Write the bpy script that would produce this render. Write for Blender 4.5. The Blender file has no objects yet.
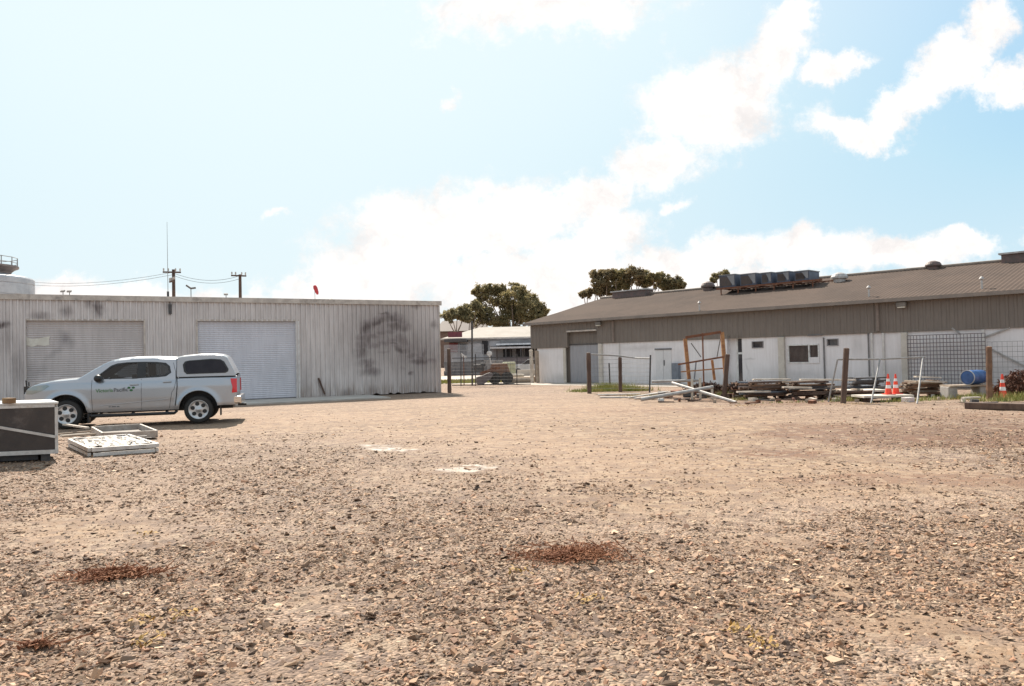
import bpy, math, random
import numpy as np
from mathutils import Vector, Matrix, noise
random.seed(7); rng = np.random.default_rng(7)
scene = bpy.context.scene
col = scene.collection
V = Vector
R = math.radians

# ------------------------------------------------------------------ camera
F = 768.0; H = 1.6; PITCH = math.atan(15.0/768); ROLL = R(1.3)
cd = bpy.data.cameras.new('camera'); cam = bpy.data.objects.new('camera', cd); col.objects.link(cam)
cd.sensor_width = 36; cd.lens = 36*F/1024; cd.clip_end = 3000; cd.clip_start = 0.05
CM = Matrix.Rotation(R(90)+PITCH, 3, 'X') @ Matrix.Rotation(-ROLL, 3, 'Z')
cam.matrix_world = Matrix.Translation((0, 0, H)) @ CM.to_4x4()
scene.camera = cam
CI = CM.inverted()
O = V((0, 0, H))
def ray(px, py): return (CM @ V(((px-512)/F, (343-py)/F, -1))).normalized()
def G(px, py, z=0.0):
    d = ray(px, py); k = (z-H)/d.z; return O+d*k
def D(px, py, Y):
    d = ray(px, py); return O+d*(Y/d.y)
def proj(p):
    q = CI @ (V(p)-O); return 512+F*q.x/-q.z, 343-F*q.y/-q.z
def plane_hit(px, py, p0, n):
    d = ray(px, py); return O+d*((p0-O).dot(n)/d.dot(n))

# ------------------------------------------------------------------ mesh builder
class MB:
    def __init__(s): s.v = []; s.f = []; s.m = []; s.cur = 0
    def add(s, vs, fs):
        b = len(s.v); s.v += [V(v) for v in vs]; s.f += [tuple(b+i for i in f) for f in fs]; s.m += [s.cur]*len(fs); return s
    def quad(s, a, b, c, d): return s.add([a, b, c, d], [(0, 1, 2, 3)])
    def frame(s, o, ux, uy, uz, x0, x1, y0, y1, z0, z1):
        """box in the frame o + x ux + y uy + z uz"""
        P = [V(o)+ux*x+uy*y+uz*z for z in (z0, z1) for y in (y0, y1) for x in (x0, x1)]
        return s.add(P, [(0, 2, 3, 1), (4, 5, 7, 6), (0, 1, 5, 4), (2, 6, 7, 3), (0, 4, 6, 2), (1, 3, 7, 5)])
    def box(s, c, sx, sy, sz, rz=0, rx=0, ry=0):
        M = Matrix.Rotation(rz, 3, 'Z') @ Matrix.Rotation(ry, 3, 'Y') @ Matrix.Rotation(rx, 3, 'X')
        return s.frame(V(c), M.col[0], M.col[1], M.col[2], -sx/2, sx/2, -sy/2, sy/2, -sz/2, sz/2)
    def bar(s, a, b, w, h=None, up=None):
        a = V(a); b = V(b); h = h or w; d = (b-a); L = d.length; d.normalize()
        u = V(up) if up else V((0, 0, 1))
        if abs(d.dot(u)) > .95: u = V((0, 1, 0))
        x = d.cross(u).normalized(); z = x.cross(d).normalized()
        return s.frame(a, d, x, z, 0, L, -w/2, w/2, -h/2, h/2)
    def tube(s, a, b, r, n=10, r2=None, caps=True):
        a = V(a); b = V(b); r2 = r if r2 is None else r2; d = (b-a).normalized()
        u = V((0, 0, 1)) if abs(d.z) < .9 else V((1, 0, 0))
        x = d.cross(u).normalized(); y = d.cross(x)
        vs = []
        for p, q in ((a, r), (b, r2)):
            for i in range(n):
                t = 2*math.pi*i/n; vs.append(p+x*math.cos(t)*q+y*math.sin(t)*q)
        fs = [(i, (i+1) % n, n+(i+1) % n, n+i) for i in range(n)]
        if caps: fs += [tuple(range(n))[::-1], tuple(range(n, 2*n))]
        return s.add(vs, fs)
    def path(s, pts, r, n=8):
        for a, b in zip(pts, pts[1:]): s.tube(a, b, r, n)
        return s
    def lathe(s, o, axis, prof, n=24, caps=True):
        """prof: (radius, distance along axis)"""
        o = V(o); d = V(axis).normalized(); u = V((0, 0, 1)) if abs(d.z) < .9 else V((1, 0, 0))
        x = d.cross(u).normalized(); y = d.cross(x); vs = []; fs = []
        for r, h in prof:
            for i in range(n):
                t = 2*math.pi*i/n; vs.append(o+d*h+x*math.cos(t)*r+y*math.sin(t)*r)
        for k in range(len(prof)-1):
            for i in range(n): fs.append((k*n+i, k*n+(i+1) % n, (k+1)*n+(i+1) % n, (k+1)*n+i))
        if caps: fs += [tuple(range(n))[::-1], tuple(range((len(prof)-1)*n, len(prof)*n))]
        return s.add(vs, fs)
    def prism(s, poly, o, ux, uy, uz, h):
        """poly in (ux,uy) extruded h along uz"""
        o = V(o); n = len(poly)
        vs = [o+ux*p[0]+uy*p[1] for p in poly]+[o+ux*p[0]+uy*p[1]+uz*h for p in poly]
        return s.add(vs, [tuple(range(n))[::-1], tuple(range(n, 2*n))]+[(i, (i+1) % n, n+(i+1) % n, n+i) for i in range(n)])

ORG = {}
def link_mesh(name, mb, mats, org, smooth=False, attr=None, bevel=0):
    me = bpy.data.meshes.new(name)
    me.from_pydata([v-org for v in mb.v], [], mb.f)
    for m in (mats if isinstance(mats, (list, tuple)) else [mats]): me.materials.append(m)
    me.polygons.foreach_set('material_index', mb.m)
    if smooth: me.polygons.foreach_set('use_smooth', [True]*len(me.polygons))
    if attr:
        a = me.attributes.new('tz', 'FLOAT_VECTOR', 'POINT')
        for i, v in enumerate(mb.v): a.data[i].vector = attr(v)
    me.update()
    o = bpy.data.objects.new(name, me); col.objects.link(o)
    if bevel:
        b = o.modifiers.new('bevel', 'BEVEL'); b.width = bevel; b.segments = 2; b.limit_method = 'ANGLE'
    return o
def tag(o, label=None, cat=None, group=None, kind=None):
    if label: o['label'] = label
    if cat: o['category'] = cat
    if group: o['group'] = group
    if kind: o['kind'] = kind
    return o
def thing(name, label, cat, loc, group=None):
    o = bpy.data.objects.new(name, None); col.objects.link(o); o.location = loc; o.empty_display_size = .2
    ORG[o.name] = V(loc); return tag(o, label, cat, group)
def part(name, mb, mats, root, label=None, **k):
    org = ORG[root.name]
    o = link_mesh(name, mb, mats, org, **k); o.parent = root; ORG[o.name] = org
    if label: o['label'] = label
    return o
def single(name, mb, mats, label, cat, loc=None, group=None, **k):
    if loc is None:
        lo = V([min(v[i] for v in mb.v) for i in range(3)]); hi = V([max(v[i] for v in mb.v) for i in range(3)])
        loc = V(((lo.x+hi.x)/2, (lo.y+hi.y)/2, lo.z))
    o = link_mesh(name, mb, mats, V(loc), **k); o.location = loc; ORG[o.name] = V(loc)
    return tag(o, label, cat, group)
def struct(name, mb, mats, **k):
    return tag(link_mesh(name, mb, mats, V((0, 0, 0)), **k), kind='structure')

# ------------------------------------------------------------------ materials
class NT:
    def __init__(s, tree): s.t = tree
    def n(s, ty, **k):
        nd = s.t.nodes.new(ty)
        for a, b in k.items():
            if a.startswith('i_'): nd.inputs[a[2:].replace('_', ' ')].default_value = b
            else: setattr(nd, a, b)
        return nd
    def l(s, a, b): s.t.links.new(a, b)
    def math(s, op, a, b=None, clamp=False):
        nd = s.n('ShaderNodeMath', operation=op, use_clamp=clamp)
        for i, x in enumerate((a, b)):
            if x is None: continue
            if isinstance(x, (int, float)): nd.inputs[i].default_value = x
            else: s.l(x, nd.inputs[i])
        return nd.outputs[0]
    def mix(s, fac, a, b):
        nd = s.n('ShaderNodeMix', data_type='RGBA')
        for i, x in ((0, fac), (6, a), (7, b)):
            if isinstance(x, (int, float)): nd.inputs[i].default_value = x
            elif isinstance(x, tuple): nd.inputs[i].default_value = (*x, 1)[:4]
            else: s.l(x, nd.inputs[i])
        return nd.outputs[2]
    def noise(s, vec, scale, detail=5, rough=.6, dist=0):
        nd = s.n('ShaderNodeTexNoise'); nd.inputs['Scale'].default_value = scale; nd.inputs['Detail'].default_value = detail
        nd.inputs['Roughness'].default_value = rough; nd.inputs['Distortion'].default_value = dist
        if vec is not None: s.l(vec, nd.inputs['Vector'])
        return nd.outputs['Fac']
    def ramp(s, x, lo, hi, a=0., b=1.):
        nd = s.n('ShaderNodeMapRange'); nd.interpolation_type = 'SMOOTHSTEP'
        nd.inputs[1].default_value = lo; nd.inputs[2].default_value = hi; nd.inputs[3].default_value = a; nd.inputs[4].default_value = b
        s.l(x, nd.inputs[0]); return nd.outputs[0]
    def ell(s, vec, cx, cy, rx, ry, ang=0):
        m = s.n('ShaderNodeMapping', vector_type='TEXTURE')
        m.inputs['Location'].default_value = (cx, cy, 0); m.inputs['Rotation'].default_value = (0, 0, ang); m.inputs['Scale'].default_value = (rx, ry, 1)
        s.l(vec, m.inputs[0]); L = s.n('ShaderNodeVectorMath', operation='LENGTH'); s.l(m.outputs[0], L.inputs[0]); return L.outputs['Value']
def newmat(name):
    m = bpy.data.materials.new(name); m.use_nodes = True; t = NT(m.node_tree); b = m.node_tree.nodes['Principled BSDF']; return m, t, b
def mat(name, c1, c2=None, scale=3, rough=.7, metal=0, bump=.15, bscale=40, lo=.35, hi=.65, coat=0, stretch=None, dirt=None):
    m, t, b = newmat(name)
    tc = t.n('ShaderNodeTexCoord').outputs['Object']
    v = tc
    if stretch:
        mp = t.n('ShaderNodeMapping'); mp.inputs['Scale'].default_value = stretch; t.l(tc, mp.inputs[0]); v = mp.outputs[0]
    c2 = c2 or tuple(x*.75 for x in c1)
    f = t.ramp(t.noise(v, scale, 6, .65), lo, hi)
    c = t.mix(f, c1, c2)
    f2 = t.noise(tc, scale*9, 3, .6)
    c = t.mix(t.ramp(f2, .45, .8, 0, .35), c, tuple(x*.6 for x in c1))
    if dirt:
        c = t.mix(t.ramp(t.noise(tc, 1.7, 6, .7), .52, .72, 0, .8), c, dirt)
    t.l(c, b.inputs['Base Color'])
    b.inputs['Roughness'].default_value = rough; b.inputs['Metallic'].default_value = metal
    if coat: b.inputs['Coat Weight'].default_value = coat; b.inputs['Coat Roughness'].default_value = .05
    if bump:
        bp = t.n('ShaderNodeBump'); bp.inputs['Strength'].default_value = bump; bp.inputs['Distance'].default_value = .01
        t.l(t.noise(tc, bscale, 3), bp.inputs['Height']); t.l(bp.outputs[0], b.inputs['Normal'])
    return m

WOOD_D = mat('dark_timber', (.075, .045, .035), (.14, .09, .065), 4, .85, stretch=(1, 1, .3), bump=.4)
WOOD_L = mat('weathered_timber', (.38, .31, .24), (.26, .2, .15), 4, .85, bump=.4)
WOOD_W = mat('pale_timber', (.62, .56, .48), (.42, .36, .3), 5, .8, bump=.3)
WOOD_B = mat('brown_timber', (.22, .12, .07), (.12, .07, .045), 4, .85, bump=.4)
RUST = mat('rust', (.22, .09, .045), (.12, .05, .03), 6, .85, bump=.4)
ORANGE = mat('orange_paint', (.40, .21, .08), (.24, .10, .05), 7, .7, dirt=(.16, .07, .04))
GALV = mat('galvanised_steel', (.33, .32, .31), (.23, .22, .21), 8, .7, .1, bump=.1)
WHITE_M = mat('white_metal', (.75, .75, .73), (.55, .54, .52), 6, .5, 0, dirt=(.35, .3, .26))
DARK_M = mat('dark_steel', (.06, .06, .065), (.1, .09, .085), 8, .6, .3)
BLUEGREY = mat('blue_grey_sheet', (.2, .22, .26), (.15, .17, .2), 4, .6)
CONC = mat('concrete', (.5, .46, .41), (.4, .36, .32), 1.2, .9, bump=.25)
PAVE = mat('pale_concrete', (.52, .46, .4), (.42, .36, .3), .7, .9, bump=.2)
RUBBER = mat('rubber', (.02, .02, .02), (.03, .028, .026), 6, .8)
# ------------------------------------------------------------------ sky + sun
SUN_AZ = R(-19)     # from +Y towards -X
SUN_EL = R(43)
w = bpy.data.worlds.new('World'); scene.world = w; w.use_nodes = True
wt = NT(w.node_tree); bg = w.node_tree.nodes['Background']
sky = wt.n('ShaderNodeTexSky', sky_type='NISHITA'); sky.sun_disc = False
sky.sun_elevation = SUN_EL; sky.sun_rotation = SUN_AZ; sky.air_density = 1.0; sky.dust_density = 1.0; sky.ozone_density = 1.0
tcw = wt.n('ShaderNodeTexCoord').outputs['Generated']
sx = wt.n('ShaderNodeSeparateXYZ'); wt.l(tcw, sx.inputs[0])
ysafe = wt.math('MAXIMUM', sx.outputs[1], .02)
uu = wt.math('DIVIDE', sx.outputs[0], ysafe); vv = wt.math('DIVIDE', sx.outputs[2], ysafe)
cx = wt.n('ShaderNodeCombineXYZ'); wt.l(uu, cx.inputs[0]); wt.l(vv, cx.inputs[1])
uv = cx.outputs[0]
# domain warp so that the cloud edges are ragged
nz = wt.n('ShaderNodeTexNoise'); nz.inputs['Scale'].default_value = 9; nz.inputs['Detail'].default_value = 7; nz.inputs['Roughness'].default_value = .62; wt.l(uv, nz.inputs['Vector'])
sub = wt.n('ShaderNodeVectorMath', operation='SUBTRACT'); wt.l(nz.outputs['Color'], sub.inputs[0]); sub.inputs[1].default_value = (.5, .5, .5)
scl = wt.n('ShaderNodeVectorMath', operation='SCALE'); scl.inputs['Scale'].default_value = .11; wt.l(sub.outputs[0], scl.inputs[0])
adv = wt.n('ShaderNodeVectorMath', operation='ADD'); wt.l(uv, adv.inputs[0]); wt.l(scl.outputs[0], adv.inputs[1])
wuv = adv.outputs[0]
# (px, py, rx, ry, angle up-to-the-right deg) : directions in the sky the clouds lie in
CL = [(545, 0, 125, 42, 2), (715, 105, 80, 62, 25), (775, 50, 48, 38, 40), (650, 160, 50, 30, 30), (800, 22, 30, 22, 60), (590, 195, 62, 24, 18),
      (500, 225, 95, 42, 10), (420, 235, 85, 50, 0), (385, 280, 90, 50, 0), (520, 285, 130, 40, 0), (590, 245, 80, 30, 20), (838, 68, 36, 15, 10),
      (818, 125, 26, 20, -30), (855, 132, 50, 16, -8), (905, 110, 48, 26, 20), (950, 70, 62, 30, 35), (985, 25, 40, 26, 55), (1005, 80, 46, 24, 15),
      (700, 262, 120, 24, 3), (800, 256, 110, 24, 0), (900, 254, 90, 22, 2), (965, 245, 36, 16, 0), (650, 290, 200, 26, 0), (283, 217, 22, 6, 5),
      (445, 92, 12, 8, 40), (120, 300, 90, 20, 0), (55, 295, 60, 22, 0), (220, 305, 120, 20, 0), (300, 310, 120, 30, 0), (1050, 232, 36, 12, 0), (682, 198, 18, 9, 0), (1100, 60, 70, 40, 20), (-80, 250, 70, 30, 0)]
def uvof(px, py): d = ray(px, py); return d.x/d.y, d.z/d.y
acc = None
for px, py, rx, ry, an in CL:
    a, b_ = uvof(px, py)
    e = wt.ell(wuv, a, b_, rx/F, ry/F, R(an)+ROLL)
    if rx < 30: e = wt.math('ADD', wt.math('MULTIPLY', e, .45), .62)
    acc = e if acc is None else wt.math('MINIMUM', acc, e)
fine = wt.noise(uv, 20, 9, .72)
edge = wt.math('ADD', acc, wt.math('MULTIPLY', wt.math('SUBTRACT', fine, .5), 1.7))
mask = wt.ramp(edge, .50, 1.20, 1, 0)
# unseen warm cloud added behind the camera to brighten and warm the shaded walls
fwd = wt.ramp(sx.outputs[1], .05, .3)
mask = wt.math('MULTIPLY', mask, fwd, True)
gen = wt.ramp(wt.noise(tcw, 2.3, 7, .6), .40, .66)
mask = wt.math('MAXIMUM', mask, wt.math('MULTIPLY', gen, wt.math('SUBTRACT', 1, fwd)))
shade = wt.ramp(wt.noise(wuv, 11, 7, .68), .38, .72, 0, 1)
ccol = wt.mix(shade, (9.0, 8.6, 8.3), (6.9, 6.6, 6.5))
ccol = wt.mix(fwd, (8.2, 7.6, 7.2), ccol)
hsv = wt.n('ShaderNodeHueSaturation'); hsv.inputs['Saturation'].default_value = .62; hsv.inputs['Value'].default_value = 1.3; wt.l(sky.outputs[0], hsv.inputs['Color'])
mn = wt.n('ShaderNodeVectorMath', operation='MINIMUM'); wt.l(hsv.outputs[0], mn.inputs[0]); mn.inputs[1].default_value = (6.5, 7.4, 7.6)
dt = wt.n('ShaderNodeVectorMath', operation='DOT_PRODUCT'); wt.l(tcw, dt.inputs[0]); dt.inputs[1].default_value = (math.sin(SUN_AZ)*math.cos(SUN_EL), math.cos(SUN_AZ)*math.cos(SUN_EL), math.sin(SUN_EL))
aur = wt.ramp(dt.outputs['Value'], .52, .96)
skyc = wt.mix(.72, mn.outputs[0], wt.mix(aur, (2.5, 5.0, 6.8), (6.5, 7.5, 7.8)))
# paler air low over the horizon
low = wt.ramp(sx.outputs[2], 0, .28, .55, 0)
skyc = wt.mix(low, skyc, (7.1, 7.6, 7.5))
wt.l(wt.mix(mask, skyc, ccol), bg.inputs['Color']); bg.inputs['Strength'].default_value = .074
sl = bpy.data.lights.new('sun', 'SUN'); so = bpy.data.objects.new('sun', sl); col.objects.link(so)
sl.energy = 5.0; sl.angle = R(.5); sl.color = (1, .90, .78)
sd = V((math.sin(SUN_AZ)*math.cos(SUN_EL), math.cos(SUN_AZ)*math.cos(SUN_EL), math.sin(SUN_EL)))
so.rotation_euler = sd.to_track_quat('Z', 'Y').to_euler(); so.location = (0, 0, 30)
sc = scene; sc.view_settings.view_transform = 'Standard'; sc.view_settings.look = 'None'; sc.view_settings.gamma = 1; sc.view_settings.exposure = .83
sc.view_settings.use_curve_mapping = False
sc.render.engine = 'CYCLES'

# ------------------------------------------------------------------ ground
def sm(a, b, x):
    t = min(1, max(0, (x-a)/(b-a))); return t*t*(3-2*t)
# pixel blobs on the yard: px, py, rx, ry, amp
FINE = [(75, 528, 90, 26, 1), (700, 450, 200, 40, 1), (560, 430, 160, 30, .9), (850, 590, 70, 24, 1), (920, 625, 90, 22, 1), (760, 545, 80, 24, .6), (985, 655, 70, 20, .9), (900, 480, 190, 26, .8),
        (640, 500, 130, 26, .7), (480, 415, 300, 20, .8), (300, 600, 60, 16, .6), (230, 430, 150, 18, .6), (600, 660, 80, 16, .3), (60, 610, 60, 20, .4), (390, 480, 130, 18, .4), (330, 550, 50, 12, .5)]
PALE = [(380, 447.5, 25, 2.6, 2.4), (461, 466.5, 36, 4.2, 2.4), (300, 585, 40, 14, .5), (430, 548, 36, 9, .4), (60, 395, 70, 6, .3), (10, 545, 30, 10, .4), (700, 405, 300, 3, .3)]
REDD = [(980, 437, 140, 11, 2.6), (860, 432, 110, 6, 1.8), (780, 453, 36, 4, 2), (900, 480, 130, 6, 1.4), (1000, 484, 60, 4, .7), (115, 576, 56, 9, .8), (575, 554, 70, 13, .9), (30, 646, 40, 7, .5), (690, 410, 200, 5, .5), (130, 625, 30, 8, .3), (960, 416, 120, 6, .6), (790, 402, 70, 4, .9), (690, 398, 50, 4, .6)]
DARK = [(290, 495, 70, 22, .6), (600, 600, 160, 30, .5), (850, 640, 80, 24, .5), (150, 480, 90, 12, .5), (700, 660, 150, 20, .4), (250, 640, 140, 24, .4), (960, 560, 70, 16, .4)]
def chan(L, px, py):
    s = 0
    for a, b, rx, ry, k in L:
        q = ((px-a)/rx)**2+((py-b)/ry)**2
        if q < 5: s += k*math.exp(-q*1.3)
    return s
def masks(x, y):
    if y < 1.5: return (0, 0, 0, 0)
    px, py = proj((x, y, 0))
    n1 = noise.noise(V((x*.5, y*.5, 3)))*.5+noise.noise(V((x*1.7, y*1.7, 9)))*.35
    px += n1*60; py += n1*14*min(1, 8/y)
    return (min(1, chan(FINE, px, py)), chan(PALE, px, py), min(1, chan(REDD, px, py)), min(1, chan(DARK, px, py)))
def axis(lo, hi, a, b, st, co):
    L = list(np.arange(a, b, st)); x = a; s = st
    A = []
    while x > lo: s *= 1.5; x -= s; A.append(x)
    x = L[-1]; s = st; B = []
    while x < hi: s *= 1.5; x += s; B.append(x)
    return A[::-1]+L+B
xs = axis(-900, 900, -22, 24, .2, 0); ys = axis(-60, 1500, 2.4, 44, .2, 0)
gx, gy = len(xs), len(ys)
gv = np.zeros((gy, gx, 3), np.float32); gc = np.zeros((gy*gx, 4), np.float32)
for j, y in enumerate(ys):
    for i, x in enumerate(xs):
        inside = -22 < x < 24 and 2.3 < y < 44
        h = 0
        if inside:
            e = min(1, (x+22)/2, (24-x)/2, (44-y)/2)
            h = (noise.noise(V((x*.6, y*.6, 0)))*.022+noise.noise(V((x*2.3, y*2.3, 5)))*.012)*e*(1 if y < 24 else .35)-.004
        gv[j, i] = (x, y, h)
        if inside: gc[j*gx+i] = masks(x, y)
def gh(x, y):
    if not (-22 < x < 24 and 2.3 < y < 44): return 0
    e = min(1, (x+22)/2, (24-x)/2, (44-y)/2)
    return (noise.noise(V((x*.6, y*.6, 0)))*.022+noise.noise(V((x*2.3, y*2.3, 5)))*.012)*e*(1 if y < 24 else .35)-.004
me = bpy.data.meshes.new('ground')
idx = np.arange(gy*gx).reshape(gy, gx)
fq = np.stack([idx[:-1, :-1], idx[:-1, 1:], idx[1:, 1:], idx[1:, :-1]], -1).reshape(-1, 4)
me.from_pydata(gv.reshape(-1, 3).tolist(), [], fq.tolist())
at = me.attributes.new('masks', 'FLOAT_COLOR', 'POINT'); at.data.foreach_set('color', gc.ravel())
me.polygons.foreach_set('use_smooth', [True]*len(me.polygons))
gm, t, b = newmat('gravel_ground')
geo = t.n('ShaderNodeTexCoord').outputs['Object']
A = t.n('ShaderNodeAttribute', attribute_name='masks'); sp = t.n('ShaderNodeSeparateColor'); t.l(A.outputs['Color'], sp.inputs[0])
fineM, paleM, redM, darkM = sp.outputs[0], sp.outputs[1], sp.outputs[2], A.outputs['Alpha']
vo = t.n('ShaderNodeTexVoronoi'); vo.inputs['Scale'].default_value = 42; vo.inputs['Randomness'].default_value = 1; t.l(geo, vo.inputs['Vector'])
vb = t.n('ShaderNodeTexVoronoi'); vb.inputs['Scale'].default_value = 13; t.l(geo, vb.inputs['Vector'])
sv = t.n('ShaderNodeSeparateColor'); t.l(vo.outputs['Color'], sv.inputs[0])
sv2 = t.n('ShaderNodeSeparateColor'); t.l(vb.outputs['Color'], sv2.inputs[0])
st = t.mix(sv.outputs[0], (.07, .043, .032), (.56, .40, .29))
st2 = t.mix(sv2.outputs[1], (.15, .098, .07), (.42, .30, .215))
st = t.mix(.4, st, st2)
st = t.mix(t.ramp(sv.outputs[2], .72, .95, 0, .6), st, (.13, .105, .095))
n_lo = t.noise(geo, .35, 5, .6); n_mid = t.noise(geo, 2.2, 7, .7); n_hi = t.noise(geo, 60, 4, .7)
dirt = t.mix(t.ramp(n_mid, .35, .7), (.33, .21, .112), (.195, .12, .065))
dirt = t.mix(t.ramp(n_hi, .4, .75, 0, .5), dirt, (.20, .15, .115))
fm = t.math('ADD', fineM, t.math('MULTIPLY', t.math('SUBTRACT', n_mid, .5), 1.6))
fm = t.math('ADD', fm, t.math('MULTIPLY', t.math('SUBTRACT', n_lo, .5), .6))
base = t.mix(t.ramp(fm, .2, .85, .08, .68), st, dirt)
pm = t.math('MULTIPLY', paleM, t.ramp(n_mid, .3, .62))
base = t.mix(t.ramp(pm, .25, .75, 0, .85), base, (.62, .56, .49))
rm = t.math('ADD', redM, t.math('MULTIPLY', t.math('SUBTRACT', n_mid, .5), 1.2))
base = t.mix(t.ramp(rm, .2, .6, 0, .9), base, (.15, .07, .036))
dm = t.math('ADD', darkM, t.math('MULTIPLY', t.math('SUBTRACT', n_mid, .5), 1.1))
base = t.mix(t.ramp(dm, .3, .8, 0, .45), base, (.17, .14, .12))
mpn = t.n('ShaderNodeMapping'); mpn.inputs['Scale'].default_value = (.22, 1.3, 1); mpn.inputs['Rotation'].default_value = (0, 0, .12); t.l(geo, mpn.inputs[0])
base = t.mix(t.ramp(t.noise(mpn.outputs[0], 1.1, 8, .72), .44, .62, 0, .6), base, (.165, .10, .062))
base = t.mix(t.ramp(t.noise(geo, 5, 7, .8), .48, .62, 0, .6), base, (.12, .08, .055))
vc = t.n('ShaderNodeTexVoronoi'); vc.inputs['Scale'].default_value = 8; t.l(geo, vc.inputs['Vector']); svc = t.n('ShaderNodeSeparateColor'); t.l(vc.outputs['Color'], svc.inputs[0])
base = t.mix(t.ramp(svc.outputs[0], .70, .80, 0, .55), base, (.13, .085, .065)); base = t.mix(t.ramp(svc.outputs[1], .78, .88, 0, .45), base, (.38, .285, .195))
base = t.mix(t.ramp(t.noise(geo, .12, 4), .4, .65, 0, .3), base, (.36, .24, .16))
t.l(base, b.inputs['Base Color']); b.inputs['Roughness'].default_value = .92
bp = t.n('ShaderNodeBump'); bp.inputs['Strength'].default_value = 1; bp.inputs['Distance'].default_value = .03
hh = t.math('ADD', t.math('MULTIPLY', t.math('SUBTRACT', 1, vo.outputs['Distance']), t.ramp(fm, .2, .8, .55, .14)), t.math('MULTIPLY', n_hi, .25))
hh = t.math('ADD', hh, t.math('MULTIPLY', n_mid, .9))
t.l(hh, bp.inputs['Height']); t.l(bp.outputs[0], b.inputs['Normal'])
me.materials.append(gm)
go = bpy.data.objects.new('ground', me); col.objects.link(go); go['kind'] = 'structure'

# loose stones, one mass of real chips
def stones():
    N = 350000
    Y = rng.gamma(2.0, 3.6, N*2); Y = Y[(Y > 2.6) & (Y < 26)][:N]
    X = rng.uniform(-.92, .92, len(Y))*(Y+.6)
    keep = []; 
    for k in range(len(Y)):
        x, y = X[k], Y[k]
        f, p, r, d = masks(x, y)
        n = noise.noise(V((x*1.3, y*1.3, 1)))*.7+noise.noise(V((x*.45, y*.45, 7)))*.9+noise.noise(V((x*4, y*4, 3)))*.3
        dens = .84-.008*y-.85*f+.9*n+.3*d-.5*p
        keep.append(random.random() < max(.13, dens))
    keep = np.array(keep); X = X[keep]; Y = Y[keep]; n = len(X)
    Z = np.array([gh(x, y) for x, y in zip(X, Y)])
    s = np.exp(rng.normal(math.log(.0066), .50, n)).clip(.003, .027)*(1+np.clip((Y-8)/30, 0, .3))
    # irregular chips: 8-vertex blocks with jittered, tapered corners
    base = np.array([[-1, -1, -1], [1, -1, -1], [1, 1, -1], [-1, 1, -1], [-1, -1, 1], [1, -1, 1], [1, 1, 1], [-1, 1, 1]], float)
    P = np.repeat(base[None], n, 0); P[:, 4:, :2] *= rng.uniform(.5, 1.0, (n, 1, 1)); P += rng.uniform(-.5, .5, P.shape)
    P *= (np.stack([rng.uniform(.8, 1.7, n), rng.uniform(.6, 1.1, n), rng.uniform(.12, .42, n)], -1)*s[:, None])[:, None]
    a = rng.uniform(0, 6.28, n); tl = rng.normal(0, .35, n); tl2 = rng.normal(0, .35, n)
    def rot(P, i, j, a):
        c, q = np.cos(a)[:, None], np.sin(a)[:, None]; A, B = P[:, :, i].copy(), P[:, :, j].copy()
        P[:, :, i] = A*c-B*q; P[:, :, j] = A*q+B*c
    rot(P, 0, 2, tl); rot(P, 1, 2, tl2); rot(P, 0, 1, a)
    P += np.stack([X, Y, Z+s*.13], -1)[:, None]
    Fb = np.array([[0, 3, 2, 1], [4, 5, 6, 7], [0, 1, 5, 4], [1, 2, 6, 5], [2, 3, 7, 6], [3, 0, 4, 7]])
    Fc = (Fb[None]+(np.arange(n)*8)[:, None, None]).reshape(-1, 4)
    me = bpy.data.meshes.new('gravel')
    me.vertices.add(n*8); me.vertices.foreach_set('co', P.astype(np.float32).ravel())
    me.loops.add(len(Fc)*4); me.loops.foreach_set('vertex_index', Fc.astype(np.int32).ravel())
    me.polygons.add(len(Fc)); me.polygons.foreach_set('loop_start', np.arange(0, len(Fc)*4, 4, dtype=np.int32))
    me.update(calc_edges=True); me.polygons.foreach_set('use_smooth', np.zeros(len(Fc), bool))
    pal = np.array([[.36, .25, .18], [.50, .36, .27], [.24, .155, .11], [.45, .29, .20], [.66, .52, .42], [.12, .078, .062], [.34, .19, .125], [.38, .28, .225]])
    pr = np.array([.2, .16, .15, .14, .08, .08, .1, .09]); c = pal[rng.choice(8, n, p=pr/pr.sum())]*rng.uniform(.42, 1.3, (n, 1))*np.array([.86, .76, .62])
    ca = np.ones((n, 8, 4), np.float32); ca[:, :, :3] = c[:, None]
    at = me.attributes.new('chip', 'FLOAT_COLOR', 'POINT'); at.data.foreach_set('color', ca.ravel())
    m, t, b = newmat('stone_chips'); A = t.n('ShaderNodeAttribute', attribute_name='chip')
    tc = t.n('ShaderNodeTexCoord').outputs['Object']
    t.l(t.mix(t.ramp(t.noise(tc, 90, 3), .35, .7, 0, .35), A.outputs['Color'], (.2, .16, .13)), b.inputs['Base Color']); b.inputs['Roughness'].default_value = .85
    me.materials.append(m)
    o = bpy.data.objects.new('gravel', me); col.objects.link(o); tag(o, 'loose grey and pinkish stone chips strewn over the yard', 'gravel', kind='stuff')
stones()

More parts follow.
